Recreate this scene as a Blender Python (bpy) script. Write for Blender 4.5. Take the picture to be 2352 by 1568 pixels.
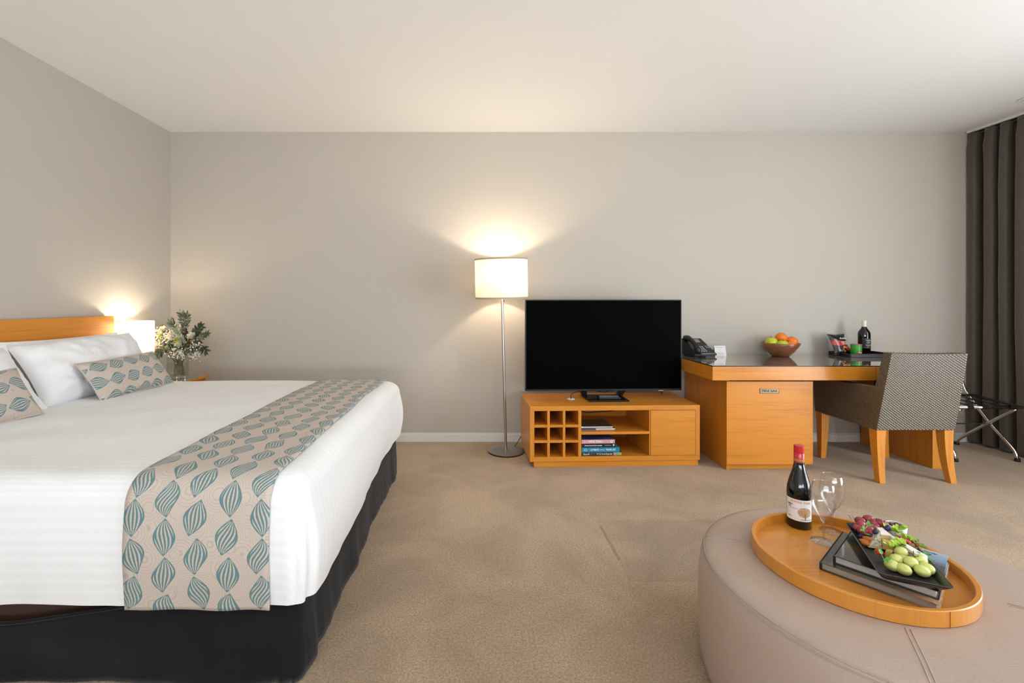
import bpy, bmesh, math, random
from mathutils import Vector, Matrix, noise
random.seed(7)
PI = math.pi
scene = bpy.context.scene
for _o in list(bpy.data.objects):
    bpy.data.objects.remove(_o)
COL = scene.collection

# ------------------------------------------------------------------ camera
F, VX, VY, HC = 1040.0, 1090.0, 692.0, 1.2      # focal length and vanishing point in photo pixels, eye height
cd = bpy.data.cameras.new('camera')
cam = bpy.data.objects.new('camera', cd); COL.objects.link(cam)
cam.location = (0, 0, HC); cam.rotation_euler = (PI/2, 0, 0)
cd.sensor_width = 36.0; cd.lens = F/2352*36.0
cd.shift_x = (1176-VX)/2352; cd.shift_y = (VY-784)/2352
cd.clip_start = 0.05
scene.camera = cam

# ------------------------------------------------------------------ world, daylight, exposure
vs = scene.view_settings
vs.view_transform = 'Standard'; vs.look = 'None'; vs.gamma = 1.0; vs.use_curve_mapping = False
vs.exposure = 0.38
cy = scene.cycles
cy.max_bounces = 7; cy.diffuse_bounces = 4; cy.glossy_bounces = 3; cy.transmission_bounces = 6; cy.transparent_max_bounces = 16
cy.caustics_reflective = False; cy.use_adaptive_sampling = True; cy.adaptive_threshold = 0.05
wd = bpy.data.worlds.new('sky'); scene.world = wd; wd.use_nodes = True
wd.node_tree.nodes['Background'].inputs[0].default_value = (0.80, 0.90, 1.0, 1)
wd.node_tree.nodes['Background'].inputs[1].default_value = 1.0
RX0, RX1, RY0, RY1, RZ = -2.606, 4.40, -2.9, 3.88, 2.651     # room shell
def area(name, loc, rot, sx, sy, power, col):
    l = bpy.data.lights.new(name, 'AREA'); l.shape = 'RECTANGLE'; l.size = sx; l.size_y = sy
    l.energy = power; l.color = col
    o = bpy.data.objects.new(name, l); COL.objects.link(o); o.location = loc; o.rotation_euler = rot
    return o
# daylight entering by the glazed door in the right wall (beside the drawn-back curtain) and the window behind the camera
DAY = (0.855, 0.935, 1.0)
area('daylight_right', (4.385, .65, 1.22), (0, PI/2, 0), 2.2, 2.3, 96, DAY)
area('daylight_front', (0.0, -2.88, 1.45), (PI/2, 0, 0), 4.4, 1.9, 9, DAY)
# added fill lights at the same two windows, tilted up to brighten the ceiling
area('ceiling_fill_right', (4.33, .65, .55), (0, PI/2+math.radians(42), 0), .9, 2.3, 14, (.855, .935, 1.0))
area('ceiling_fill_front', (0.0, -2.80, .85), (PI/2+math.radians(60), 0, 0), 4.4, .9, 122, (.855, .935, 1.0))

# ------------------------------------------------------------------ helpers
def lin(h):
    if not isinstance(h, str):
        return (h[0], h[1], h[2], 1)
    h = h.lstrip('#'); r = []
    for i in (0, 2, 4):
        c = int(h[i:i+2], 16)/255
        r.append(c/12.92 if c <= .04045 else ((c+.055)/1.055)**2.4)
    return (r[0], r[1], r[2], 1)
def at(px, py, z):                 # photo pixel at a known height -> world point
    d = F*(HC-z)/(py-VY)
    return Vector(((px-VX)*d/F, d, z))
class NT:
    def __init__(s, name):
        s.m = bpy.data.materials.new(name); s.m.use_nodes = True
        s.t = s.m.node_tree; s.n = s.t.nodes; s.l = s.t.links
        s.b = s.n['Principled BSDF']
    def node(s, ty, **kw):
        x = s.n.new(ty)
        for k, v in kw.items(): setattr(x, k, v)
        return x
    def put(s, sock, v):
        if v is None: return
        if isinstance(v, bpy.types.NodeSocket): s.l.new(v, sock)
        elif isinstance(v, (tuple, list)) and len(v) == 3 and sock.type == 'RGBA': sock.default_value = (*v, 1)
        else: sock.default_value = v
    def M(s, op, a, b=None, c=None):
        x = s.node('ShaderNodeMath', operation=op)
        s.put(x.inputs[0], a); s.put(x.inputs[1], b); s.put(x.inputs[2], c)
        return x.outputs[0]
    def mix(s, f, a, b):
        x = s.node('ShaderNodeMix', data_type='RGBA')
        s.put(x.inputs[0], f); s.put(x.inputs[6], lin(a) if isinstance(a, str) else a)
        s.put(x.inputs[7], lin(b) if isinstance(b, str) else b)
        return x.outputs[2]
    def coord(s, kind='Object', scale=(1, 1, 1), rot=(0, 0, 0)):
        c = s.node('ShaderNodeTexCoord'); mp = s.node('ShaderNodeMapping')
        s.l.new(c.outputs[kind], mp.inputs[0]); mp.inputs['Scale'].default_value = scale
        mp.inputs['Rotation'].default_value = rot
        return mp.outputs[0]
    def noise(s, vec, scale, detail=3, rough=.5, dist=0):
        x = s.node('ShaderNodeTexNoise'); s.put(x.inputs['Vector'], vec)
        x.inputs['Scale'].default_value = scale; x.inputs['Detail'].default_value = detail
        x.inputs['Roughness'].default_value = rough; x.inputs['Distortion'].default_value = dist
        return x.outputs['Fac']
    def ramp(s, f, stops):
        x = s.node('ShaderNodeValToRGB'); s.put(x.inputs[0], f)
        e = x.color_ramp.elements
        while len(e) < len(stops): e.new(.5)
        for i, (p, c) in enumerate(stops):
            e[i].position = p; e[i].color = lin(c) if isinstance(c, str) else (c, c, c, 1)
        return x.outputs[0]
    def bump(s, h, strength=.3, dist=.002):
        x = s.node('ShaderNodeBump'); s.put(x.inputs['Height'], h)
        x.inputs['Strength'].default_value = strength; x.inputs['Distance'].default_value = dist
        s.l.new(x.outputs[0], s.b.inputs['Normal'])
    def set(s, color=None, rough=None, metal=None, spec=None, trans=None, ior=None, coat=None, emit=None, estr=None, sheen=None, sss=None):
        i = s.b.inputs
        if color is not None: s.put(i['Base Color'], lin(color) if isinstance(color, str) else color)
        if rough is not None: s.put(i['Roughness'], rough)
        if metal is not None: i['Metallic'].default_value = metal
        if spec is not None: i['Specular IOR Level'].default_value = spec
        if trans is not None: i['Transmission Weight'].default_value = trans
        if ior is not None: i['IOR'].default_value = ior
        if coat is not None: i['Coat Weight'].default_value = coat; i['Coat Roughness'].default_value = .08
        if emit is not None: i['Emission Color'].default_value = lin(emit); i['Emission Strength'].default_value = estr
        if sheen is not None: i['Sheen Weight'].default_value = sheen
        if sss is not None:
            i['Subsurface Weight'].default_value = sss; i['Subsurface Radius'].default_value = (.006, .004, .002)
        return s.m
def plain(name, color, rough=.5, var=.06, vs_=30, **kw):     # a colour with faint mottling
    t = NT(name); v = t.coord()
    n = t.noise(v, vs_, 3)
    c = lin(color)
    lo = tuple(max(0, x*(1-var)) for x in c[:3])+(1,); hi = tuple(min(1, x*(1+var)) for x in c[:3])+(1,)
    x = t.mix(n, lo, hi)
    t.l.new(x, t.b.inputs['Base Color'])
    return t.set(rough=rough, **kw)
def wood(name, axis, light='#d78a2a', dark='#b8701d', rough=.38, coat=.15):
    t = NT(name)
    sc = {'X': (1.1, 14, 14), 'Y': (14, 1.1, 14), 'Z': (14, 14, 1.1)}[axis]
    v = t.coord(scale=sc)
    n1 = t.noise(v, 1.6, 5, .6, .5)
    sc2 = {'X': (3, 160, 160), 'Y': (160, 3, 160), 'Z': (160, 160, 3)}[axis]
    n2 = t.noise(t.coord(scale=sc2), 1.0, 3, .6)
    f = t.M('ADD', t.M('MULTIPLY', n1, .62), t.M('MULTIPLY', n2, .38))
    col = t.ramp(f, [(.26, dark), (.50, light), (.78, light)])
    col2 = t.mix(t.ramp(n2, [(.30, 1.0), (.44, 0.0)]), col, t.mix(.35, col, dark))
    t.l.new(col2, t.b.inputs['Base Color'])
    t.bump(n2, .08, .001)
    return t.set(rough=rough, coat=coat)

# geometry collectors: (verts, faces)
class G:
    def __init__(s): s.v = []; s.f = []; s.uv = None
    def add(s, v, f):
        k = len(s.v); s.v += [tuple(p) for p in v]; s.f += [tuple(i+k for i in q) for q in f]; return s
    def box(s, a, b):
        x0, y0, z0 = a; x1, y1, z1 = b
        return s.add([(x0,y0,z0),(x1,y0,z0),(x1,y1,z0),(x0,y1,z0),(x0,y0,z1),(x1,y0,z1),(x1,y1,z1),(x0,y1,z1)],
                     [(0,3,2,1),(4,5,6,7),(0,1,5,4),(1,2,6,5),(2,3,7,6),(3,0,4,7)])
    def hexa(s, p):                 # 8 corners, bottom loop then top loop (both counter-clockwise seen from above)
        return s.add(p, [(0,3,2,1),(4,5,6,7),(0,1,5,4),(1,2,6,5),(2,3,7,6),(3,0,4,7)])
    def lathe(s, prof, n=32, c=(0,0,0), cap0=True, cap1=True):
        v = []; f = []
        for r, z in prof:
            for i in range(n):
                a = 2*PI*i/n; v.append((c[0]+r*math.cos(a), c[1]+r*math.sin(a), c[2]+z))
        m = len(prof)
        for j in range(m-1):
            for i in range(n):
                k = (i+1) % n; f.append((j*n+i, j*n+k, (j+1)*n+k, (j+1)*n+i))
        if cap0: f.append(tuple(range(n))[::-1])
        if cap1: f.append(tuple((m-1)*n+i for i in range(n)))
        return s.add(v, f)
    def tube(s, pts, r, n=8, caps=True):
        pts = [Vector(p) for p in pts]; v = []; f = []
        rr = r if isinstance(r, (list, tuple)) else [r]*len(pts)
        up = None
        for i, p in enumerate(pts):
            d = (pts[min(i+1, len(pts)-1)]-pts[max(i-1, 0)]).normalized()
            if up is None:
                up = Vector((0, 0, 1)) if abs(d.z) < .9 else Vector((1, 0, 0))
            a = d.cross(up)
            if a.length < 1e-6: a = d.cross(Vector((0, 1, 0)))
            a.normalize(); b = a.cross(d).normalized(); up = b
            for k in range(n):
                t = 2*PI*k/n; v.append(p+a*math.cos(t)*rr[i]+b*math.sin(t)*rr[i])
        for j in range(len(pts)-1):
            for k in range(n):
                m = (k+1) % n; f.append((j*n+k, j*n+m, (j+1)*n+m, (j+1)*n+k))
        if caps:
            f.append(tuple(range(n))[::-1]); f.append(tuple((len(pts)-1)*n+k for k in range(n)))
        return s.add(v, f)
    def ball(s, c, r, n=12, m=8, jit=0):
        c = Vector(c); rr = r if isinstance(r, (tuple, list, Vector)) else (r, r, r)
        v = [c-Vector((0,0,rr[2]))]; f = []
        for j in range(1, m):
            th = PI*j/m
            for i in range(n):
                a = 2*PI*i/n; k = 1+random.uniform(-jit, jit)
                v.append(c+Vector((rr[0]*math.sin(th)*math.cos(a)*k, rr[1]*math.sin(th)*math.sin(a)*k, -rr[2]*math.cos(th)*k)))
        v.append(c+Vector((0,0,rr[2]))); L = len(v)-1
        for i in range(n):
            k = (i+1) % n
            f.append((0, 1+k, 1+i)); f.append((L, L-n+i, L-n+k))
            for j in range(m-2):
                f.append((1+j*n+i, 1+j*n+k, 1+(j+1)*n+k, 1+(j+1)*n+i))
        return s.add(v, f)
    def xf(s, mat):
        s.v = [tuple(mat @ Vector(p)) for p in s.v]; return s
def obj(name, g, mat, parent=None, smooth=False, bevel=0, seg=2, loc=None, rot=None, label=None):
    me = bpy.data.meshes.new(name)
    me.from_pydata(g.v, [], g.f); me.update()
    if g.uv:
        ul = me.uv_layers.new(name='UVMap')
        for lp in me.loops: ul.data[lp.index].uv = g.uv[lp.vertex_index]
    me.materials.append(mat)
    if smooth:
        me.polygons.foreach_set('use_smooth', [True]*len(me.polygons))
        if smooth != 'all':
            try: me.set_sharp_from_angle(angle=math.radians(40))
            except Exception: pass
    o = bpy.data.objects.new(name, me); COL.objects.link(o)
    if parent: o.parent = parent
    if loc is not None: o.location = loc
    if rot is not None: o.rotation_euler = rot
    if bevel:
        b = o.modifiers.new('bevel', 'BEVEL'); b.width = bevel; b.segments = seg; b.limit_method = 'ANGLE'; b.angle_limit = .6
    if label: o['label'] = label
    return o
def tag(o, label, cat, group=None, kind=None):
    if label: o['label'] = label
    if cat: o['category'] = cat
    if group: o['group'] = group
    if kind: o['kind'] = kind
    return o
def thing(name, label, cat, loc=(0,0,0), rotz=0, group=None):
    o = bpy.data.objects.new(name, None); COL.objects.link(o)
    o.empty_display_size = .1
    o.location = loc; o.rotation_euler = (0, 0, rotz)
    return tag(o, label, cat, group)
def struct(name, g, mat, parent=None, **kw):
    o = obj(name, g, mat, parent, **kw)
    if parent is None: o['kind'] = 'structure'
    return o
def text(s, size, mat, parent, mtx, name='lettering', align='CENTER', extrude=.0004, bold=0, fit=None, wrap=None, shear=0):
    c = bpy.data.curves.new(name, 'FONT'); c.body = s; c.size = size; c.align_x = align; c.align_y = 'CENTER'
    c.extrude = extrude; c.offset = bold; c.shear = shear; c.resolution_u = 3
    t = bpy.data.objects.new(name, c)
    me = bpy.data.meshes.new_from_object(t)
    bpy.data.objects.remove(t)
    if fit and len(me.vertices):
        xs = [v.co.x for v in me.vertices]; k = fit/max(1e-6, max(xs)-min(xs))
        for v in me.vertices: v.co.x *= k
    if wrap:                      # bend round a vertical cylinder: (radius, heading, height)
        R, a0, z0 = wrap
        for v in me.vertices:
            a = a0+v.co.x/R; r = R+v.co.z
            v.co = (r*math.cos(a), r*math.sin(a), z0+v.co.y)
    me.materials.clear(); me.materials.append(mat)
    o = bpy.data.objects.new(name, me); COL.objects.link(o); o.parent = parent
    if mtx is not None: o.matrix_local = mtx
    return o
def face_mtx(origin, xdir, ydir):
    x = Vector(xdir).normalized(); y = Vector(ydir).normalized(); z = x.cross(y)
    return Matrix.Translation(Vector(origin)) @ Matrix((x, y, z)).transposed().to_4x4()
def nz(x, y=0, z=0): return noise.noise(Vector((x, y, z)))

# ------------------------------------------------------------------ materials
def paint(name, c, b=.12):
    t = NT(name); v = t.coord()
    n = t.noise(v, 1.3, 4, .6); fine = t.noise(v, 420, 2)
    cc = lin(c); lo = tuple(x*.965 for x in cc[:3])+(1,)
    t.l.new(t.mix(n, lo, cc), t.b.inputs['Base Color']); t.bump(fine, b, .001)
    return t.set(rough=.75, spec=.25)
M_wall = paint('wall_paint', '#c4bcb1'); M_ceil = paint('ceiling_paint', '#f5f4f2'); M_white = paint('trim_paint', '#e6e3de', .03)
t = NT('carpet'); v = t.coord()
n1 = t.noise(v, 330, 3, .75); n2 = t.noise(v, 2.1, 5, .62, .6); n3 = t.noise(v, 120, 3, .7)
f = t.M('ADD', t.M('MULTIPLY', n1, .55), t.M('MULTIPLY', n3, .45))
base = t.ramp(f, [(.35, '#846a4e'), (.50, '#bfa485'), (.65, '#e6d2b6')])
blot = t.ramp(n2, [(.36, 0.0), (.60, 1.0)])
t.l.new(t.mix(t.M('MULTIPLY', blot, .8), base, t.mix(.5, base, '#87705a')), t.b.inputs['Base Color'])
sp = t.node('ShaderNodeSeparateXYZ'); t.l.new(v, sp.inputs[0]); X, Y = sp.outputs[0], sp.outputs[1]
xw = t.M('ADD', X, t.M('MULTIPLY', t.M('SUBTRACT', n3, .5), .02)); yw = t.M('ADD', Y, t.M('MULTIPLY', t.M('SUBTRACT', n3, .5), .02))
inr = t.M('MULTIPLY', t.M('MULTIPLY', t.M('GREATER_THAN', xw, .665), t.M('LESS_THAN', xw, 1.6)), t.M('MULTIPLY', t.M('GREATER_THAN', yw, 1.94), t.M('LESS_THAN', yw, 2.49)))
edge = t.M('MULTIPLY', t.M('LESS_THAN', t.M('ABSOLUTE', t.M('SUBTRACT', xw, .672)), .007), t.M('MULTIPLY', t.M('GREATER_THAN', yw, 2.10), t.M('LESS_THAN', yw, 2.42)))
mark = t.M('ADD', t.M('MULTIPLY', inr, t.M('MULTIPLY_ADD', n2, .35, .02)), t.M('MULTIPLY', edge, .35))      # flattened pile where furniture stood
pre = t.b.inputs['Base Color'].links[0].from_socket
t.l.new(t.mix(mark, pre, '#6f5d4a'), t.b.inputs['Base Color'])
t.bump(f, .9, .006); M_carpet = t.set(rough=.95, spec=.1, sheen=.25)
W_X = wood('oak_grain_across', 'X'); W_Z = wood('oak_grain_upright', 'Z'); W_Y = wood('oak_grain_deep', 'Y')
M_tray = wood('bent_tray_wood', 'X', '#d28a34', '#b06c22', .32, .3)
M_rim = wood('bent_rim_wood', 'Z', '#d08933', '#bf7828', .32, .3)
M_bowl = wood('acacia_wood', 'X', '#9a5a33', '#57301c', .3, .3)
M_black = plain('black_plastic', '#141416', .38); M_black_gloss = plain('black_gloss', '#08080a', .12, spec=.5)
M_screen = plain('tv_screen', '#010101', .55, .3, spec=.03)
M_steel = plain('brushed_steel', '#b9b2aa', .32, .05, 120, metal=1.0)
M_chrome = plain('chrome', '#d8d6d4', .1, .02, metal=1.0)
def sheetmat():
    t = NT('white_sateen'); uv = t.coord('UV')
    sx = t.node('ShaderNodeSeparateXYZ'); t.l.new(uv, sx.inputs[0])
    st = t.M('GREATER_THAN', t.M('SINE', t.M('MULTIPLY', sx.outputs[1], 2*PI/.034)), 0.0)
    t.l.new(t.mix(st, '#f7f7f8', '#f4f4f5'), t.b.inputs['Base Color'])
    t.put(t.b.inputs['Roughness'], t.M('MULTIPLY_ADD', st, .10, .55))
    t.bump(t.noise(t.coord(), 9, 4, .6), .25, .01)
    return t.set(spec=.35, sheen=.1)
M_sheet = sheetmat()
t = NT('white_cotton'); t.bump(t.noise(t.coord(), 16, 5, .6, .8), .35, .012)
M_cotton = t.set('#f4f3f4', .7, spec=.2, sheen=.15)
t = NT('black_skirt_cloth'); t.bump(t.noise(t.coord(), 500, 2), .3, .001)
n = t.noise(t.coord(), 6, 4)
t.l.new(t.mix(n, '#0d0d10', '#19191d'), t.b.inputs['Base Color']); M_skirt = t.set(rough=.85, spec=.2, sheen=.12)
M_brown = plain('brown_bed_base_cloth', '#4a3128', .8)
def leafmat():
    t = NT('leaf_print_cloth'); uv = t.coord('UV')
    s = t.node('ShaderNodeSeparateXYZ'); t.l.new(uv, s.inputs[0]); U, V = s.outputs[0], s.outputs[1]
    P, Q, Hh, Wd = .098, .114, .0560, .0350
    cu = t.M('DIVIDE', U, P); ci = t.M('FLOOR', cu); x = t.M('MULTIPLY', t.M('SUBTRACT', t.M('SUBTRACT', cu, ci), .5), P)
    off = t.M('MULTIPLY', t.M('FLOORED_MODULO', ci, 2.0), .5)
    cv = t.M('ADD', t.M('DIVIDE', V, Q), off); cj = t.M('FLOOR', cv); y = t.M('MULTIPLY', t.M('SUBTRACT', t.M('SUBTRACT', cv, cj), .5), Q)
    wn = t.node('ShaderNodeTexWhiteNoise', noise_dimensions='2D'); cmb = t.node('ShaderNodeCombineXYZ')
    t.put(cmb.inputs[0], ci); t.put(cmb.inputs[1], cj); t.l.new(cmb.outputs[0], wn.inputs['Vector'])
    r = wn.outputs['Value']; rc = t.node('ShaderNodeSeparateColor'); t.l.new(wn.outputs['Color'], rc.inputs[0])
    ang = t.M('MULTIPLY', t.M('SUBTRACT', r, .5), .62)
    ca, sa = t.M('COSINE', ang), t.M('SINE', ang)
    x = t.M('ADD', x, t.M('MULTIPLY', t.M('SUBTRACT', rc.outputs[0], .5), .014))
    xr = t.M('SUBTRACT', t.M('MULTIPLY', x, ca), t.M('MULTIPLY', y, sa))
    yr = t.M('ADD', t.M('MULTIPLY', x, sa), t.M('MULTIPLY', y, ca))
    tt = t.M('DIVIDE', yr, Hh); at_ = t.M('ABSOLUTE', tt)
    bend = t.M('MULTIPLY', t.M('SINE', t.M('MULTIPLY', tt, PI)), t.M('MULTIPLY', t.M('SUBTRACT', rc.outputs[1], .5), .016))
    xs = t.M('ADD', xr, bend)
    w = t.M('MULTIPLY', t.M('MAXIMUM', t.M('SUBTRACT', 1.0, t.M('POWER', at_, 1.7)), .001), Wd)
    q = t.M('DIVIDE', xs, w); aq = t.M('ABSOLUTE', q)
    inside = t.M('LESS_THAN', aq, 1.0)
    skew = t.M('MULTIPLY', t.M('SUBTRACT', rc.outputs[2], .5), 1.6)
    q2 = t.M('ADD', q, t.M('MULTIPLY', tt, skew))
    st = t.M('GREATER_THAN', t.M('COSINE', t.M('MULTIPLY', q2, 2*PI*2.75)), -.12)
    rim = t.M('GREATER_THAN', aq, .83); tip = t.M('GREATER_THAN', at_, .86)
    teal = t.M('MULTIPLY', inside, t.M('MAXIMUM', st, t.M('MAXIMUM', rim, tip)))
    vo = t.node('ShaderNodeTexVoronoi'); vo.inputs['Scale'].default_value = 13; t.l.new(uv, vo.inputs['Vector'])
    fr = t.M('FRACT', t.M('MULTIPLY', vo.outputs['Distance'], 11.0))
    ln = t.M('LESS_THAN', t.M('ABSOLUTE', t.M('SUBTRACT', fr, .5)), .11)
    weave = t.noise(t.coord('UV', (1, 1, 1)), 900, 2)
    bg = t.mix(t.M('MULTIPLY', ln, .55), '#cdbfb3', '#b3a394')
    tl = t.mix(weave, '#456a70', '#7d9fa2')
    t.l.new(t.mix(teal, bg, tl), t.b.inputs['Base Color'])
    h = t.M('SUBTRACT', t.M('ADD', t.M('MULTIPLY', teal, .3), t.M('MULTIPLY', weave, .25)), t.M('MULTIPLY', ln, .5))
    t.bump(h, .5, .0025)
    return t.set(rough=.7, spec=.25, sheen=.1)
M_leaf = leafmat()
t = NT('taupe_leather'); v = t.coord(); vo = t.node('ShaderNodeTexVoronoi'); vo.inputs['Scale'].default_value = 260; t.l.new(v, vo.inputs['Vector'])
big = t.noise(v, 5, 4); t.l.new(t.mix(big, '#ab9688', '#b8a496'), t.b.inputs['Base Color'])
t.bump(t.M('ADD', vo.outputs['Distance'], t.M('MULTIPLY', t.noise(v, 90, 3), .8)), .22, .002); M_leather = t.set(rough=.46, spec=.4)
M_thread = plain('leather_seam', '#b5a193', .6)
t = NT('curtain_velvet'); v = t.coord(scale=(3, 3, 1)); n = t.noise(v, 30, 4, .6)
t.l.new(t.mix(n, '#4c4238', '#5e5347'), t.b.inputs['Base Color']); t.bump(n, .2, .004); M_curtain = t.set(rough=.62, spec=.3, sheen=.3)
t = NT('wicker'); n = t.noise(t.coord(), 140, 2)
t.l.new(t.mix(n, '#4f4437', '#6e6151'), t.b.inputs['Base Color']); M_wicker = t.set(rough=.28, spec=.7)
def glassmat(name, col='#ffffff', rough=0.0, ior=1.45):
    t = NT(name); t.set(col, rough, trans=1.0, ior=ior)
    v = t.noise(t.coord(), 3, 2); t.put(t.b.inputs['Roughness'], t.M('MULTIPLY', v, rough+.01))
    return t.m
M_glass = glassmat('clear_glass')
def thinglass(name, tint, gloss, base=.025):
    t = NT(name); tr = t.node('ShaderNodeBsdfTransparent'); tr.inputs[0].default_value = lin(tint)
    gl = t.node('ShaderNodeBsdfGlossy'); gl.inputs['Roughness'].default_value = .03
    lw = t.node('ShaderNodeLayerWeight'); lw.inputs[0].default_value = .5
    n = t.noise(t.coord(), 4, 2)
    mx = t.node('ShaderNodeMixShader'); t.put(mx.inputs[0], t.M('ADD', t.M('MULTIPLY', t.M('POWER', lw.outputs['Facing'], 4.0), gloss), t.M('MULTIPLY_ADD', n, .02, base)))
    t.l.new(tr.outputs[0], mx.inputs[1]); t.l.new(gl.outputs[0], mx.inputs[2]); t.l.new(mx.outputs[0], t.n['Material Output'].inputs[0])
    return t.m
M_wineglass = thinglass('wine_glass_crystal', '#fefefe', .75, .035); M_glassfoot = thinglass('wine_glass_foot', '#fbfbfb', .9, .16)
M_vase = thinglass('ribbed_vase_glass', '#fbfcfb', .8, .09); M_water = thinglass('water', '#f7f9f4', .12)
M_green_glass = plain('dark_bottle_glass', '#0a0b09', .06, .2, spec=.6)
t = NT('smoked_desk_glass'); n = t.noise(t.coord(), 3, 2); t.l.new(t.mix(n, '#d9d0c5', '#ddd5cb'), t.b.inputs['Base Color'])
M_deskglass = t.set(rough=.025, metal=.85)
def shade_mat(name, col, mixf):
    t = NT(name); w = t.noise(t.coord(scale=(1, 1, 1)), 260, 2)
    tr = t.node('ShaderNodeBsdfTranslucent'); t.l.new(t.mix(w, col, '#fff6e6'), tr.inputs[0])
    mx = t.node('ShaderNodeMixShader'); mx.inputs[0].default_value = mixf
    t.set('#f3ead9', .8, spec=.2)
    t.l.new(t.b.outputs[0], mx.inputs[1]); t.l.new(tr.outputs[0], mx.inputs[2])
    t.l.new(mx.outputs[0], t.n['Material Output'].inputs[0])
    return t.m
M_shade = shade_mat('lamp_linen', '#f6e0b8', .14)
M_rimtape = plain('beige_trim_tape', '#b9a68e', .7)
M_shade2 = shade_mat('bedside_lamp_linen', '#fff2dc', .5)
M_bulb = NT('lamp_bulb').set('#fff0d0', .5, emit='#ffd79a', estr=6)
M_paper = plain('page_edges', '#aaa39c', .8, .12, 300)
M_ink_w = plain('white_ink', '#f2efea', .6); M_ink_k = plain('black_ink', '#1a1a1a', .6); M_ink_o = plain('orange_ink', '#d9905a', .6)
M_gold = plain('gold_ink', '#a8843f', .4); M_red = plain('red_foil', '#c31a1c', .34, coat=.3)

# ------------------------------------------------------------------ the room
struct('floor', G().box((RX0-.1, RY0-.1, -.06), (RX1+.1, RY1+.1, 0)), M_carpet)
struct('ceiling', G().box((RX0-.1, RY0-.1, RZ), (RX1+.1, RY1+.1, RZ+.08)), M_ceil)
struct('wall_back', G().box((RX0-.1, RY1, 0), (RX1+.1, RY1+.1, RZ)), M_wall)
struct('wall_left', G().box((RX0-.1, RY0-.1, 0), (RX0, RY1, RZ)), M_wall)
g = G().box((RX1, RY0-.1, 0), (RX1+.1, -.5, RZ)).box((RX1, 1.8, 0), (RX1+.1, RY1, RZ)).box((RX1, -.5, 2.34), (RX1+.1, 1.8, RZ))
struct('wall_right', g, M_wall)
g = G().box((RX0, RY0-.1, 0), (-2.2, RY0, RZ)).box((2.2, RY0-.1, 0), (RX1, RY0, RZ)).box((-2.2, RY0-.1, 0), (2.2, RY0, .5)).box((-2.2, RY0-.1, 2.4), (2.2, RY0, RZ))
struct('wall_front', g, M_wall)
struct('baseboard_back', G().box((RX0+.012, RY1-.014, 0), (RX1, RY1, .064)).box((RX0+.012, RY1-.009, .064), (RX1, RY1, .075)), M_white, bevel=.002)
struct('baseboard_left', G().box((RX0, RY0, 0), (RX0+.012, RY1, .075)), M_white, bevel=.002)
def window(name, g, pane):
    w = struct(name, g, M_white); p = obj('pane', pane, M_glass, w); return w
window('window_1', G().box((4.43, -.5, 0), (4.48, -.45, 2.34)).box((4.43, 1.75, 0), (4.48, 1.8, 2.34)).box((4.43, .62, 0), (4.48, .68, 2.34)).box((4.43, -.45, 2.29), (4.48, 1.75, 2.34)),
       G().box((4.45, -.45, 0), (4.456, 1.75, 2.29)))
window('window_2', G().box((-2.2, -2.98, .5), (-2.15, -2.93, 2.4)).box((2.15, -2.98, .5), (2.2, -2.93, 2.4)).box((-.03, -2.98, .5), (.03, -2.93, 2.4)),
       G().box((-2.15, -2.96, .5), (2.15, -2.954, 2.4)))

# ------------------------------------------------------------------ curtain
def curtain():
    nf, Y0, Y1 = 11, 3.862, 2.60
    g = G(); rows = []
    zs = [.012, .03, .12, .3, .6, 1.0, 1.4, 1.8, 2.1, 2.35, 2.5, 2.56, 2.60, 2.627]
    NU = nf*18
    for k, z in enumerate(zs):
        for i in range(NU+1):
            u = i/NU; ph = u*nf*2*PI
            wob = 1.1*nz(u*6, z*.45, 3)+.5*nz(u*13, z*.3, 5)
            am = .046+.022*nz(u*9, z*.4)
            tilt = .06*nz(u*7, z*.55, 9)
            s = math.sin(ph+wob)
            x = 4.245 - am*(abs(s)**.7)*(1 if s > 0 else -1) + .005*nz(u*60, z*9)+.008*nz(u*22, z*2.2, 6)
            if z > 2.5: x = 4.245 + (x-4.245)*.72
            y = Y0+(Y1-Y0)*u + .018*math.sin(2*(ph+wob)) + tilt*.55*(1-abs(2*u-1))
            y = min(y, 3.872)
            g.v.append((x, y, z))
    for k in range(len(zs)-1):
        for i in range(NU):
            a = k*(NU+1)+i; g.f.append((a, a+1, a+NU+2, a+NU+1))
    root = thing('curtain', 'dark taupe floor-length curtain gathered in folds at right wall', 'curtain', (0, 0, 0))
    o = obj('fabric', g, M_curtain, root, smooth='all')
    sol = o.modifiers.new('thick', 'SOLIDIFY'); sol.thickness = .003
    return root
curtain()
cr = thing('curtain_track', 'thin pale curtain track along the ceiling above the dark curtain', 'curtain track', (0, 0, 0))
obj('rail', G().box((4.205, -.4, 2.634), (4.275, 3.872, 2.651)), M_white, cr, bevel=.002)
obj('slot', G().box((4.225, -.4, 2.628), (4.255, 3.86, 2.634)), M_black, cr)
cv = thing('ceiling_vent', 'white ceiling air vent above the curtain', 'ceiling vent', (4.0, 3.1, RZ))
obj('frame', G().box((-.09, -.28, -.014), (.14, .16, -.001)), M_white, cv, bevel=.004)
for k in range(5):
    obj('slat', G().box((-.06+k*.036, -.25, -.02), (-.042+k*.036, .13, -.014)), M_white, cv)

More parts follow.
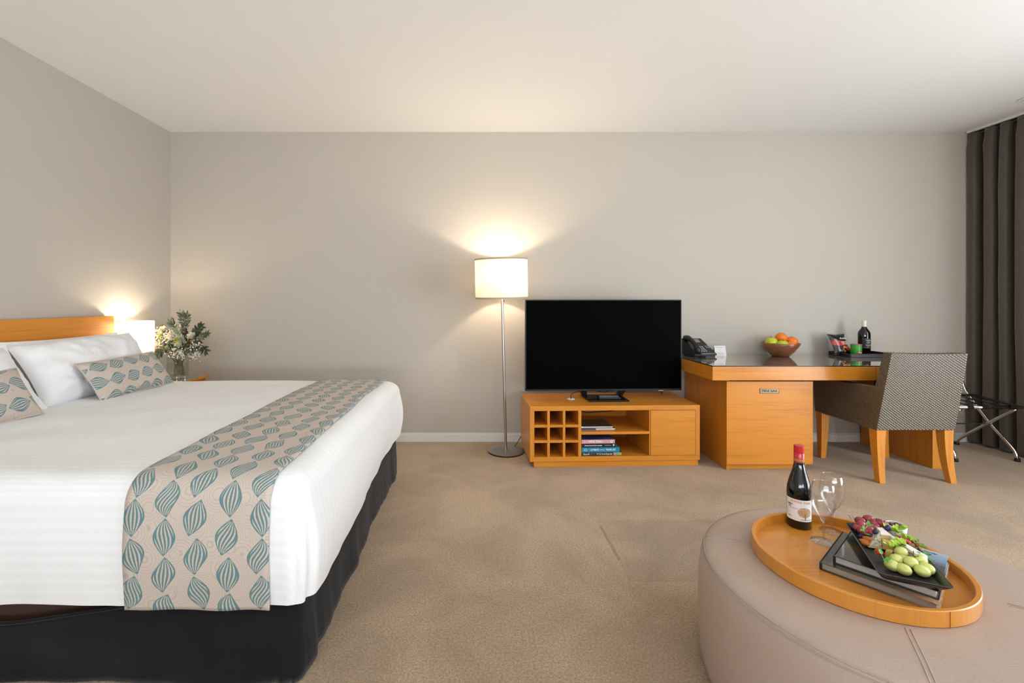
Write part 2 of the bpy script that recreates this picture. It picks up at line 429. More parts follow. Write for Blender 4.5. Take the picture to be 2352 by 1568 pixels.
# ------------------------------------------------------------------ bed
BX0, BX1, BYN, BYF, BZ = -2.50, -.525, 1.40, 3.235, .645
ER = .085
bed = thing('bed', 'king bed with brown base and black cloth valance', 'bed', (-1.5, 2.3, 0))
def bl(g): return g.xf(Matrix.Translation((1.5, -2.3, 0)))
hbd = thing('headboard', 'wide oak headboard on the left wall behind the pillows', 'headboard', (-2.602, 2.1, .12))
obj('panel', G().box((.006, -1.05, 0), (.052, 1.105, .978)), W_Y, hbd, bevel=.004)
obj('wall_batten', G().box((.0, -.9, .3), (.006, .9, .4)), W_Y, hbd)
obj('base', bl(G().box((-2.49, 1.47, .06), (-.60, 3.17, .33))), M_brown, bed, bevel=.02)
obj('mattress', bl(G().box((-2.49, 1.47, .335), (-.60, 3.17, .60))), M_cotton, bed, bevel=.04, seg=3)
def bedpath(inset, ns=90, nf_=90, nc=14, rc=.06):
    """open path near-head -> near-foot corner -> far-foot corner -> far-head, as (x, y, nx, ny)"""
    x1, yn, yf = BX1-inset, BYN+inset, BYF-inset
    r = max(.004, min(rc, x1-BX0, (yf-yn)/2-.001) if inset < .12 else .004)
    if yf-yn < .02: yf = yn+.02
    P = []
    for i in range(ns): P.append((BX0+(x1-r-BX0)*i/(ns-1), yn, 0, -1))
    for i in range(1, nc+1):
        a = -PI/2+PI/2*i/(nc+1); P.append((x1-r+r*math.cos(a), yn+r+r*math.sin(a), math.cos(a), math.sin(a)))
    for i in range(nf_): P.append((x1, yn+r+(yf-yn-2*r)*i/(nf_-1), 1, 0))
    for i in range(1, nc+1):
        a = PI/2*i/(nc+1); P.append((x1-r+r*math.cos(a), yf-r+r*math.sin(a), math.cos(a), math.sin(a)))
    for i in range(ns): P.append((x1-r+(BX0-x1+r)*i/(ns-1), yf, 0, 1))
    return P
def crown(x, y):                       # soft relief of the top of the bed
    return .010*math.sin(PI*min(1, max(0, (y-BYN)/(BYF-BYN))))
def duvet():
    g = G(); uv = []
    rings = []                        # (inset, z, arc)
    HEM = .262
    for k in range(12): z = HEM+(BZ-ER-HEM)*k/11; rings.append((0, z, ER*PI/2+(BZ-ER-z)))
    for k in range(1, 9): th = PI/2*k/8; rings.append((ER*(1-math.cos(th)), BZ-ER+ER*math.sin(th), ER*(PI/2-th)))
    for k in range(1, 34): rings.append((ER+(.915-ER)*k/33, BZ, 0))
    first = None
    for ri, (ins, z, arc) in enumerate(rings):
        P = bedpath(ins)
        for si, (x, y, nx, ny) in enumerate(P):
            drop = max(0, (BZ-ER-z)/(BZ-ER-HEM)); zz = z; dx = dy = 0
            run = 1-min(1, max(0, min((x+1.10)/.05, (-.60-x)/.03)))     # 0 below the runner
            if ri < 20:
                s = si*.021
                fold = .012*nz(s*2.6, z*1.5)*drop + .006*nz(s*9, z*3)*drop
                belly = .012*math.sin(PI*drop)
                if nx > .5: fold = fold*1.3+.012*drop*math.sin(s*3.1); belly *= 1.6
                k = fold*(.25+.75*run)+belly
                cs = si-100                                   # tuck in the sheet beside the near foot corner
                if abs(cs) < 9 and drop > 0: k -= .020*math.exp(-(cs/2.2)**2)*min(1, drop*2.5)
                dx, dy = nx*k, ny*k
                if ri == 0: zz += .010*nz(s*1.7, 5)*(.4+.6*run)
            if ri >= 12:
                top = min(1, (ri-12)/8)
                wr = .004*nz(x*3.2+y*5, y*3-x*4, 1)+.007*nz(x*2.0-y*4.2, y*1.2+x, 4)
                zz += (crown(x, y)+wr*(.3+.7*run))*top
            g.v.append((x+dx, y+dy, zz)); uv.append((x+nx*arc, y+ny*arc))
    n = len(bedpath(0))
    for r in range(len(rings)-1):
        for i in range(n-1):
            a = r*n+i; g.f.append((a, a+1, a+n+1, a+n))
    b0 = (len(rings)-1)*n
    for i in range(n//2-1): g.f.append((b0+i, b0+i+1, b0+n-2-i, b0+n-1-i))
    g.uv = uv
    o = obj('duvet', g, M_sheet, smooth='all')
    return tag(o, 'white satin-striped duvet covering the king bed', 'duvet')
duvet()
def runner():
    root = thing('bed_runner', 'beige quilted bed runner with teal leaf print across foot of bed', 'bed runner', (-.85, 2.3, 0))
    prof = []                           # (y, z, arc) from near hem over the top to far hem
    HEM = .252; o = .010; r = ER+o
    a = 0; pts = []
    for k in range(26): pts.append((BYN-o, HEM+(BZ-ER-HEM)*k/25))
    for k in range(1, 15): th = PI/2*k/14; pts.append((BYN-o+r*(1-math.cos(th)), BZ-ER+r*math.sin(th)))
    for k in range(1, 80): pts.append((BYN+ER+(BYF-BYN-2*ER)*k/80, BZ+o))
    for k in range(15): th = PI/2*k/14; pts.append((BYF+o-r*(1-math.sin(th)), BZ-ER+r*math.cos(th)))
    for k in range(1, 26): pts.append((BYF+o, BZ-ER-(BZ-ER-HEM)*k/25))
    g = G(); uv = []; NX = 24; arc = 0; prev = None
    for j, (y, z) in enumerate(pts):
        if prev: arc += math.hypot(y-prev[0], z-prev[1])
        prev = (y, z)
        for i in range(NX+1):
            u = i/NX; x = -1.072+u*.445
            drop = max(0, (BZ-ER-z)/.30) if (j < 40 or j > 120) else 0
            sgn = -1 if j < 60 else 1
            wv = .006*nz(x*8, z*6)*drop+.012*math.sin(PI*min(1, drop))
            zz = z+(crown(x, y)+.003*nz(x*6, y*6) if drop == 0 and 40 <= j <= 119 else 0)
            if j < 2: zz += .010*nz(x*7, 2)
            xx = x+.008*nz(y*2.5, z*3, 7)
            g.v.append((xx+.85, y+sgn*wv-2.3, zz)); uv.append((u*.445+.02, arc))
    for j in range(len(pts)-1):
        for i in range(NX):
            a = j*(NX+1)+i; g.f.append((a, a+1, a+NX+2, a+NX+1))
    g.uv = uv
    ob = obj('fabric', g, M_leaf, root, smooth='all')
    s = ob.modifiers.new('thick', 'SOLIDIFY'); s.thickness = .005; s.offset = -1
runner()
def skirt():
    g = G(); rows = 12
    P0 = bedpath(.018)
    n = len(P0)
    for k in range(rows+1):
        for si, (x, y, nx, ny) in enumerate(P0):
            sag = .0
            if ny < -.9: sag = .10*max(0, min(1, (-.80-x)/.65))
            top = .285-sag*1.0; z = .004+(top-.004)*k/rows; t = 1-k/rows
            s = si*.021
            fo = t*(.012*math.sin(9*s+14*z)*(1 if ny < -.9 else 0)+.022*nz(s*2.6, 2)+.008*nz(s*7, 8)+.003*nz(s*22, 4))+.006*t*nz(s*3, z*8)
            if nx > .5: fo *= 1.7
            cx = 1 if 88 < si < 108 else 0
            k2 = fo-.010*(1-t)+.016*t*cx
            g.v.append((x+nx*k2+1.5, y+ny*k2-2.3, z))
    for k in range(rows):
        for i in range(n-1):
            a = k*n+i; g.f.append((a, a+1, a+n+1, a+n))
    sk = obj('valance', g, M_skirt, bed, smooth='all', label='black pleated bed valance')
    m = sk.modifiers.new('thick', 'SOLIDIFY'); m.thickness = .003
    pts = [Vector(g.v[rows*n+i]) for i in range(0, n, 3)]
    obj('valance_band', G().tube(pts, .005, 6), M_skirt, sk, smooth='all')
skirt()
def pillow_g(w, h, t, nx=34, ny=22, wr=.008, seed=0, pinch=.05, uvo=(0, 0)):
    g = G(); uv = []
    for side in (1, -1):
        for j in range(ny+1):
            for i in range(nx+1):
                u = 2*i/nx-1; v = 2*j/ny-1
                px = 1-pinch*(1-v*v)*abs(u)**3; py = 1-pinch*1.2*(1-u*u)*abs(v)**3
                e = max(0, (1-abs(u)**2.6))*max(0, (1-abs(v)**2.2))
                z = side*t/2*(e**.45)
                z += side*wr*nz(u*2.2+seed, v*2.2, side)*min(1, e*2.5)
                z += wr*.6*nz(u*5+seed, v*5, 3)*min(1, e*3)+wr*.35*nz(u*11+3*v+seed, v*4, 7)*min(1, e*4)
                g.v.append((u*w/2*px, v*h/2*py, z)); uv.append((u*w/2+uvo[0], v*h/2+uvo[1]))
    N = (nx+1)*(ny+1)
    for sd in range(2):
        for j in range(ny):
            for i in range(nx):
                a = sd*N+j*(nx+1)+i; q = (a, a+1, a+nx+2, a+nx+1)
                g.f.append(q if sd == 0 else q[::-1])
    g.uv = uv
    return g
def place_pillow(name, lab, cat, w, h, t, bot, top, mat, group, seed, wr=.008, piping=None, flange=0, uvo=(0, 0), roll=0, swap=False):
    """bot / top: middle of the bottom and top edges, in world space; the width runs along the bed's width"""
    bot, top = Vector(bot), Vector(top)
    yv = (top-bot).normalized(); xv = Vector((math.sin(roll), math.cos(roll), 0)); zv = xv.cross(yv).normalized(); xv = yv.cross(zv)
    m = Matrix((xv, yv, zv)).transposed().to_4x4(); c = (bot+top)/2
    root = thing(name, lab, cat, c, 0, group)
    g = pillow_g(w, h, t, wr=wr, seed=seed, uvo=uvo); g.xf(m)
    if swap: g.uv = [(b_, a_) for a_, b_ in g.uv]
    o = obj('cover', g, mat, root, smooth='all')
    if flange:
        f = pillow_g(w+2*flange, h+2*flange, .012, wr=.004, seed=seed+5); f.xf(m)
        obj('flange', f, mat, root, smooth='all')
    if piping:
        nx, ny = 34, 22; idx = [(i, 0) for i in range(nx)]+[(nx, j) for j in range(ny)]+[(nx-i, ny) for i in range(nx)]+[(0, ny-j) for j in range(ny+1)]
        pts = [Vector(g.v[j*(nx+1)+i]) for i, j in idx]
        obj('piping', G().tube(pts, .0035, 6), piping, root, smooth='all')
    return root
PG = 'white pillows on the bed'
place_pillow('pillow', 'white pillow flat against the headboard behind the far front pillow', 'pillow', .80, .33, .11, (-2.445, 2.74, .660), (-2.475, 2.74, .985), M_cotton, PG, 3, .012)
place_pillow('pillow', 'large white pillow leaning behind the far leaf-print cushion', 'pillow', .80, .385, .19, (-2.215, 2.735, .660), (-2.400, 2.735, .965), M_cotton, PG, 9, .026, roll=.05)
place_pillow('pillow', 'white pillow flat against the headboard at near side of bed', 'pillow', .80, .33, .11, (-2.445, 1.89, .660), (-2.475, 1.89, .985), M_cotton, PG, 13, .012)
place_pillow('pillow', 'white flanged pillow leaning behind the near leaf-print cushion', 'pillow', .79, .365, .19, (-2.205, 1.915, .672), (-2.395, 1.915, .955), M_cotton, PG, 19, .016, flange=.018)
CG = 'leaf-print cushions'
place_pillow('cushion', 'oblong teal leaf-print cushion on far side of bed', 'cushion', .585, .255, .115, (-2.060, 2.785, .662), (-2.185, 2.785, .842), M_leaf, CG, 4, .004, M_leaf, uvo=(.33, .27), roll=.02, swap=True)
place_pillow('cushion', 'teal leaf-print cushion cropped by the left edge of view', 'cushion', .585, .255, .115, (-2.120, 1.905, .662), (-2.235, 1.905, .850), M_leaf, CG, 8, .004, M_leaf, uvo=(.61, .41), roll=.10, swap=True)

# ------------------------------------------------------------------ bedside table, lamp, vase
NS = thing('bedside_table', 'oak bedside table with glass top beyond the bed', 'bedside table', (-2.385, 3.46, 0))
obj('carcass', G().box((-.20, -.215, .04), (.20, .215, .585)), W_Y, NS, bevel=.003)
obj('plinth', G().box((-.20, -.20, 0), (.19, .20, .04)), W_Y, NS)
obj('top', G().box((-.215, -.23, .585), (.225, .23, .602)), W_Y, NS, bevel=.002)
obj('glass_top', G().box((-.213, -.228, .602), (.223, .228, .608)), M_deskglass, NS, bevel=.001)
for z in (.31, .57):
    obj('drawer', G().box((.2, -.2, z-.25), (.215, .2, z)), W_Y, NS, bevel=.002)
TL = thing('table_lamp', 'lit bedside lamp with white drum shade beside headboard', 'table lamp', (-2.485, 3.335, .608))
obj('base', G().lathe([(.06, 0), (.06, .012), (.012, .02)], 28), M_steel, TL, smooth=True)
obj('stem', G().lathe([(.008, .018), (.008, .33)], 12), M_steel, TL, smooth=True)
def drum(r, z0, z1, th=.0015, n=48):
    return G().lathe([(r, z0), (r, z1)], n, cap0=False, cap1=False)
sh = obj('lamp_shade', drum(.105, .215, .448), M_shade2, TL, smooth='all')
for z in (.217, .446):
    obj('rim', G().tube([(.105*math.cos(a*PI/16), .105*math.sin(a*PI/16), z) for a in range(33)], .002, 6), M_white, sh, smooth='all')
obj('bulb', G().ball((0, 0, .34), .028), M_bulb, TL, smooth='all')
def bulb_light(name, loc, power, col, r=.03):
    l = bpy.data.lights.new(name, 'POINT'); l.energy = power; l.color = col; l.shadow_soft_size = r
    o = bpy.data.objects.new(name, l); COL.objects.link(o); o.location = loc; return o
bulb_light('table_lamp_light', (-2.485, 3.335, .608+.392), 5.5, (1.0, .86, .66), .02)

# ------------------------------------------------------------------ floor lamp
FL = thing('floor_lamp', 'lit floor lamp with cream drum shade on thin steel pole', 'floor lamp', (.25, 3.62, 0))
fb = obj('base', G().lathe([(.140, .008), (.144, .010), (.144, .0125), (.02, .018)], 56), M_steel, FL, smooth=True)
obj('foot_pad', G().lathe([(.143, 0), (.143, .0095)], 56), M_black, FL, smooth=True)
sx, sy = -.037, -.012
obj('pole', G().tube([(0, 0, .01), (sx*.9, sy*.9, 1.35)], .0105, 14), M_steel, FL, smooth=True)
obj('switch', G().ball((-.018, 0, 1.205), .006, 8, 6), M_black, FL)
tm = Matrix.Translation((sx, sy, 1.382)) @ Matrix.Rotation(-.02, 4, 'Y') @ Matrix.Rotation(.035, 4, 'X')
sh = obj('lamp_shade', drum(.209, -.158, .158).xf(tm), M_shade, FL, smooth='all')
for z in (-.157, .157):
    obj('rim', G().lathe([(.2095, -.006), (.2115, -.006), (.2115, .006), (.2095, .006)], 56, c=(0, 0, z*.965), cap0=False, cap1=False).xf(tm), M_rimtape, sh, smooth=True)
for k in range(3):
    a = k*2*PI/3+.4
    obj('spider', G().tube([(0, 0, -.05), (.207*math.cos(a), .207*math.sin(a), .15)], .0016, 6).xf(tm), M_steel, FL)
obj('bulb', G().ball((0, 0, -.005), .03).xf(tm), M_bulb, FL, smooth='all')
bulb_light('floor_lamp_light', (.25+sx, 3.62+sy, 1.382+.035), 16, (1.0, .84, .64), .035)
cp = []
for k in range(14):
    u = k/13; cp.append((.075+.16*u, .09+.10*u+.02*math.sin(u*PI), .012+.28*u**1.25-.02*math.sin(u*PI)))
obj('cord', G().tube(cp, .003, 6), M_black, FL, smooth='all')

# ------------------------------------------------------------------ television unit (own frame: x along the front, y to the back)
UA = math.radians(2.07); UO = Vector((.399, 3.26, 0))
UM = Matrix.Translation(UO) @ Matrix.Rotation(UA, 4, 'Z')
TU = thing('tv_unit', 'low oak television unit with nine pigeonholes and one door', 'tv unit', UO, UA)
UW, UD, Z0, Z1 = 1.247, .466, .044, .444
def ub(name, a, b, m, parent=TU, bev=.0015): return obj(name, G().box(a, b), m, parent, bevel=bev)
ub('top_panel', (0, 0, Z1-.034), (UW, UD, Z1), W_X); ub('bottom_panel', (0, 0, Z0), (UW, UD, Z0+.034), W_X)
ub('side_panel', (0, .0005, Z0+.034), (.032, UD, Z1-.034), W_Z); ub('side_panel', (UW-.032, .0005, Z0+.034), (UW, UD, Z1-.034), W_Z)
ub('back_panel', (.032, UD-.012, Z0+.034), (UW-.032, UD-.002, Z1-.034), W_X)
ub('plinth', (.03, .012, 0), (UW-.008, UD-.02, Z0), W_X)
PX = [.032, .126, .1447, .2387, .2574, .3514, .374]
for a, b in ((PX[1], PX[2]), (PX[3], PX[4]), (PX[5], PX[6])):
    ub('divider', (a, .002, Z0+.034), (b, UD-.012, Z1-.034), W_Z)
hz = (Z1-.034-Z0-.034)
for k in (1, 2):
    zc = Z0+.034+hz*k/3
    for a, b in ((PX[0], PX[1]), (PX[2], PX[3]), (PX[4], PX[5])):
        ub('pigeonhole_shelf', (a, .002, zc-.0095), (b, UD-.012, zc+.0095), W_X)
ub('divider', (.872, .002, Z0+.034), (.880, UD-.012, Z1-.034), W_Z)
ub('shelf', (.374, .002, .236), (.872, UD-.012, .255), W_X)
dr = ub('door', (.882, -.001, Z0+.036), (UW-.034, .018, Z1-.0365), W_X)
for a, b in ((0, .002),):
    pass
gm = obj('cable_grommet', G().lathe([(.030, 0), (.030, .0035), (.018, .004), (.017, .001)], 28), M_white, TU, smooth=True, loc=(.356, .235, Z1))

# ------------------------------------------------------------------ television
TA = thing('television', 'large black flat-screen television on the oak unit', 'television', UM @ Vector((.62, .262, Z1)), UA)
zb, zt, hw = .060, .770, .617
obj('housing', G().box((-hw, -.012, zb), (hw, .018, zt)).box((-.35, .018, zb+.05), (.35, .05, zb+.42)), M_black, TA, bevel=.004)
obj('screen', G().box((-hw+.008, -.0135, zb+.014), (hw-.008, -.0115, zt-.008)), M_screen, TA)
obj('bezel_strip', G().box((-hw+.002, -.0145, zb), (hw-.002, -.0115, zb+.012)), plain('dark_metal_bezel', '#3a3a3e', .35, metal=.8), TA)
obj('stand_base', G().hexa([(-.155,-.14,0),(.155,-.14,0),(.16,.09,0),(-.16,.09,0),(-.153,-.138,.012),(.153,-.138,.012),(.158,.088,.012),(-.158,.088,.012)]), M_black_gloss, TA, bevel=.003)
for s in (-1, 1):
    obj('stand_arm', G().hexa([(s*.14-.02,.02,.01),(s*.14+.02,.02,.01),(s*.14+.02,.07,.01),(s*.14-.02,.07,.01),
        (s*.165-.03,.005,.09),(s*.165+.03,.005,.09),(s*.165+.03,.045,.09),(s*.165-.03,.045,.09)]), M_black_gloss, TA, bevel=.003)
cb = [(-.264, -.027, .002), (-.262, -.024, .03), (-.235, -.005, .047), (-.15, .035, .052), (-.02, .05, .046), (.1, .04, .05), (.2, .04, .09)]
obj('cable', G().tube(cb, .0032, 6), M_black, TA, smooth='all')
obj('cable', G().tube([(-.2, .04, .09), (-.1, .06, .05), (.03, .06, .034), (.14, .05, .06), (.18, .04, .1)], .003, 6), M_black, TA, smooth='all')
obj('cable', G().tube([(.44, .03, .1), (.47, .05, .045), (.52, .12, .004), (.56, .2, .004)], .003, 6), M_black, TA, smooth='all')
obj('badge', G().box((.43, -.016, zb-.004), (.47, -.008, zb+.001)), M_steel, TA)
RM = thing('remote_control', 'black remote control lying on the television stand base', 'remote control', UM @ Vector((.632, .170, Z1+.0125)), UA+.03)
obj('case', G().hexa([(-.085,-.022,0),(.085,-.022,0),(.085,.022,0),(-.085,.022,0),(-.085,-.022,.016),(.085,-.022,.014),(.085,.022,.024),(-.085,.022,.026)]), M_black, RM, bevel=.003)
M_btn = plain('grey_button', '#9a9a9c', .5); M_btnr = plain('red_button', '#c8342a', .5)
for i in range(12):
    for j in range(3):
        x = -.07+i*.0125; y = -.013+j*.012
        zt_ = .0155+(y+.022)/.044*.0103-(x+.085)/.17*.002
        obj('button', G().box((x-.0035, y-.003, zt_-.002), (x+.0035, y+.003, zt_+.0015)), M_btnr if (i, j) in ((0, 0), (9, 0)) else M_btn, RM)

# books and magazines in the unit
def cover_mat(name, c1, c2, sc=6, c3=None):
    t = NT(name); v = t.coord(); n = t.noise(v, sc, 4, .6, .4)
    st = [(.35, c1), (.62, c2)]+([(.78, c3)] if c3 else [])
    t.l.new(t.ramp(n, st), t.b.inputs['Base Color']); return t.set(rough=.35, coat=.2)
def book(name, lab, loc, rotz, w, d, h, cover, spine_mat, group, hard=True, top=None):
    """spine faces -y; pages show on the other three sides"""
    r = thing(name, lab, 'book', loc, rotz, group)
    c = .0022
    obj('pages', G().box((.004 if hard else .0, .004, c), (w-.004 if hard else w, d-(.005 if hard else 0), h-c)), M_paper, r)
    obj('back_cover', G().box((0, 0, 0), (w, d, c)), cover, r)
    obj('front_cover', G().box((0, 0, h-c), (w, d, h)), top or cover, r)
    obj('spine', G().box((0, -.0008, 0), (w, .003, h)), spine_mat, r, bevel=.001)
    return r
def spine_text(r, s, size, x, z, mat, fit=None, bold=0, shear=0):
    return text(s, size, mat, r, face_mtx((x, -.0013, z), (1, 0, 0), (0, 0, 1)), fit=fit, bold=bold, shear=shear)
def uw(x, y, z): return UM @ Vector((x, y, z))
BG = 'books stacked in the television unit'
zb0 = Z0+.0345
c_mult = cover_mat('garden_cover', '#1f2422', '#3f4a3a', 60, '#6f9a58')
b = book('book', 'lowest green and black book in the television unit stack', uw(.377, .012, zb0), UA, .297, .20, .027, c_mult, c_mult, BG, False)
spine_text(b, 'bush', .017, .035, .0135, M_ink_w, .045, shear=.3); spine_text(b, 'COUNTRY', .013, .085, .0135, plain('purple_ink', '#7a5aa8', .6), .040)
spine_text(b, 'STYLE', .013, .128, .0135, M_ink_w, .030); spine_text(b, 'food & garden', .016, .187, .0135, M_ink_w, .078, shear=.3)
obj('spine_patch', G().box((.235, -.0014, .003), (.258, -.0006, .024)), plain('dusty_pink_print', '#b99a88', .5), b)
obj('spine_patch', G().box((.259, -.0014, .003), (.295, -.0006, .024)), plain('leaf_green_print', '#7fae5c', .5), b)
zb1 = zb0+.0274
M_blue = plain('turquoise_cover', '#1683ab', .4)
b = book('book', 'turquoise book second from bottom in the television unit stack', uw(.379, .010, zb1), UA, .277, .19, .034, M_blue, M_blue, BG, False)
spine_text(b, 'THE', .007, .0595, .017, M_ink_w, .009); spine_text(b, 'ULTIMATE', .018, .095, .017, M_ink_w, .058, .0004)
spine_text(b, 'AUSTRALIA', .011, .149, .017, M_ink_w, .040); spine_text(b, 'TRAVEL LIST', .018, .212, .017, M_ink_w, .074, .0004)
text('lonely planet', .008, M_ink_w, b, face_mtx((.028, -.0013, .017), (1, 0, 0), (0, 0, 1)), fit=.036)
obj('emblem', G().tube([(.028+.0085*math.cos(a*PI/12), -.0011, .017+.0085*math.sin(a*PI/12)) for a in range(25)], .0007, 4), M_ink_w, b)
zb2 = zb1+.0344
M_dk = plain('charcoal_cover', '#1d2126', .4)
b = book('book', 'black book third from bottom in the television unit stack', uw(.386, .014, zb2), UA, .242, .17, .0275, M_dk, M_dk, BG, False)
spine_text(b, 'Ultimate Food & Drink: Australia', .0115, .078, .013, M_ink_w, .128, .0003); spine_text(b, 'HARDIE GRANT EXPLORE', .006, .186, .013, M_ink_w, .044)
obj('emblem', G().lathe([(.0065, 0), (.0065, .0006)], 18).xf(Matrix.Translation((.228, -.0006, .015)) @ Matrix.Rotation(PI/2, 4, 'X')), M_ink_w, b)
zb3 = zb2+.0279
M_pk = plain('pink_cover', '#d99aa0', .45)
b = book('book', 'pink topmost book in the television unit stack', uw(.378, .012, zb3), UA, .245, .17, .028, plain('wine_trails_cover_blue', '#4a6aa8', .4), M_pk, BG, False,
         cover_mat('vineyard_cover', '#23305c', '#4a5a8c', 9, '#7a8a2a'))
spine_text(b, 'lonely planet', .006, .032, .013, M_ink_w, .030); spine_text(b, 'WINE TRAILS', .020, .103, .014, M_ink_w, .104, .0005)
spine_text(b, 'AUSTRALIA & NEW ZEALAND', .006, .180, .014, M_ink_w, .042)
obj('emblem', G().lathe([(.0095, 0), (.0095, .0006)], 20).xf(Matrix.Translation((.220, -.0006, .014)) @ Matrix.Rotation(PI/2, 4, 'X')), M_ink_w, b)
obj('emblem_dot', G().lathe([(.004, 0), (.004, .0009)], 16).xf(Matrix.Translation((.220, -.0006, .014)) @ Matrix.Rotation(PI/2, 4, 'X')), plain('grey_print', '#8b8496', .5), b)
MG = 'magazines on the television unit shelf'
M_mag = cover_mat('magazine_cover', '#2b241d', '#4d4436', 30, '#8a5a30')
for k, (x, w, z, lab) in enumerate(((.378, .262, .2555, 'lower magazine with blue spine on television unit shelf'), (.376, .252, .2665, 'upper magazine with dark cover on television unit shelf'))):
    r = thing('magazine', lab, 'magazine', uw(x, .060+.01*k, z), UA, MG)
    obj('pages', G().box((0, .001, .0015), (w, .20, .0085)), plain('magazine_pages', '#d8d4d2', .6), r)
    obj('cover', G().box((0, 0, .0087), (w, .201, .0101)), M_mag, r)
    obj('back_cover', G().box((0, 0, 0), (w, .201, .0013)), M_ink_w, r)
    obj('spine', G().box((0, -.0012, 0), (.12 if k == 0 else .03, .0008, .0101)), plain('navy_print', '#3d4470', .5) if k == 0 else M_ink_w, r)
PS = thing('power_board', 'pale power board along the back of the television unit shelf', 'power board', uw(.39, .40, .345), UA)
obj('case', G().box((0, 0, 0), (.33, .04, .022)), plain('beige_plastic', '#b59a78', .5), PS, bevel=.003)
obj('switch', G().box((.23, -.002, .003), (.236, .001, .019)), M_black, PS)
obj('cable', G().tube([(-.01, -.02, .02), (.03, -.06, -.012), (.12, -.07, -.03), (.3, -.05, -.026), (.405, -.03, -.018), (.41, -.02, .02), (.41, .0, .06)], .0035, 6), M_black, PS, smooth='all')

# ------------------------------------------------------------------ desk
DX0, DX1, DYF = 1.665, 3.405, 3.164
DK = thing('desk', 'oak desk with glass top and mini bar cupboard against back wall', 'desk', (DX0, DYF, 0))
def db(name, a, b, m, bev=.0015, parent=DK):
    return obj(name, G().box(tuple(Vector(a)-Vector((DX0, DYF, 0))), tuple(Vector(b)-Vector((DX0, DYF, 0)))), m, parent, bevel=bev)
DB = RY1-.016
db('top', (DX0, DYF, .648), (2.806, DB, .744), W_X); db('top_end', (2.8075, DYF, .648), (DX1, DB, .744), W_X)
db('glass_top', (DX0+.001, DYF+.001, .7445), (DX1-.001, DB, .750), M_deskglass, 0)
db('glass_edge', (DX0, DYF-.0005, .7442), (DX1, DYF+.0009, .7503), M_black, 0); db('glass_edge', (DX0-.0005, DYF+.001, .7442), (DX0+.0009, DB, .7503), M_black, 0)
db('edge_veneer', (DX0-.0012, DYF+.0005, .6485), (DX0+.001, DB-.001, .7438), W_Y, 0)
db('side_panel', (1.795, 3.228, .0), (1.815, DB-.01, .646), W_Z)
db('side_panel', (2.358, 3.25, .0), (2.378, DB-.01, .646), W_Z)
db('back_panel', (1.815, DB-.03, .04), (2.358, DB-.012, .63), W_X)
db('cupboard_floor', (1.815, 3.25, .04), (2.358, DB-.03, .058), W_X)
db('cupboard_top', (1.815, 3.26, .612), (2.358, DB-.03, .63), W_X)
db('plinth', (1.815, 3.245, 0), (2.358, 3.262, .045), W_X)
door = db('door', (1.786, 3.207, .046), (2.398, 3.226, .634), W_X, .002)
pl = obj('name_plate', G().box((-.068, -.0035, -.0175), (.068, 0, .0175)), plain('brass_plate', '#9c8a6c', .35, metal=.7), door, bevel=.001)
pl.location = (2.087-DX0, 3.207-DYF-.0003, .566)
text('MINI BAR', .026, M_ink_k, door, face_mtx((2.087-DX0, 3.2065-DYF-.004, .566), (1, 0, 0), (0, 0, 1)), fit=.112)
for a, b in (((-.066, -.0042, -.0155), (.066, -.0034, -.0140)), ((-.066, -.0042, .0140), (.066, -.0034, .0155)), ((-.066, -.0042, -.0155), (-.0645, -.0034, .0155)), ((.0645, -.0042, -.0155), (.066, -.0034, .0155))):
    o = obj('plate_border', G().box(a, b), M_ink_k, door); o.location = pl.location
db('leg_panel', (3.288, 3.25, 0), (3.39, DB-.01, .646), W_Z, .002)

# telephone on the desk
PH = thing('telephone', 'black desk telephone partly hidden by the television', 'telephone', (1.848, 3.735, .7502), math.radians(14))
def ph(x, y): return .030+max(0, (y+.075))*.62      # height of the sloping face
L, R_, Y0_, Y1_ = -.105, .105, -.085, .085
obj('body', G().hexa([(L,Y0_,.012),(R_,Y0_,.012),(R_,Y1_-.02,.012),(L,Y1_-.02,.012),(L,Y0_,.024),(R_,Y0_,.024),(R_-.012,Y1_,.138),(L+.012,Y1_,.138)]), M_black, PH, bevel=.004)
obj('foot', G().box((L+.01, Y0_+.01, 0), (R_-.01, Y1_-.03, .013)), M_black, PH)
nrm = Vector((0, -.114, .17)).normalized(); fy = Vector((0, .17, .114)).normalized()
def onface(x, t, up=0): return Vector((x, Y0_, .024))+fy*t+nrm*up
def plate(name, x0, x1, t0, t1, m, up0=-.001, up1=.0015, parent=PH):
    ps = [onface(x0, t0, up0), onface(x1, t0, up0), onface(x1, t1, up0), onface(x0, t1, up0), onface(x0, t0, up1), onface(x1, t0, up1), onface(x1, t1, up1), onface(x0, t1, up1)]
    return obj(name, G().hexa(ps), m, parent)
plate('display', -.030, .055, .150, .192, plain('grey_lcd', '#7b8078', .3))
plate('palm_edge', -.04, .10, .002, .012, plain('grey_trim', '#8b8a86', .4, metal=.5))
for i in range(3):
    for j in range(4):
        plate('key', -.024+i*.021, -.010+i*.021, .030+j*.019, .040+j*.019, M_btn, 0, .004)
for i in range(2):
    for j in range(2):
        plate('key', .056+i*.02, .067+i*.02, .075+j*.018, .084+j*.018, M_btn, 0, .004)
hs = [onface(-.075, .005, .012), onface(-.075, .03, .030), onface(-.075, .07, .045), onface(-.075, .12, .047), onface(-.075, .165, .035), onface(-.075, .195, .016)]
obj('handset', G().tube(hs, [.022, .024, .017, .017, .024, .022], 12), M_black, PH, smooth='all')
obj('handset_cradle', G().hexa([onface(-.10,.0,-.004),onface(-.045,.0,-.004),onface(-.045,.20,-.004),onface(-.10,.20,-.004),onface(-.10,.0,.008),onface(-.05,.0,.008),onface(-.05,.20,.008),onface(-.10,.20,.008)]), M_black, PH, bevel=.002)
coil = []
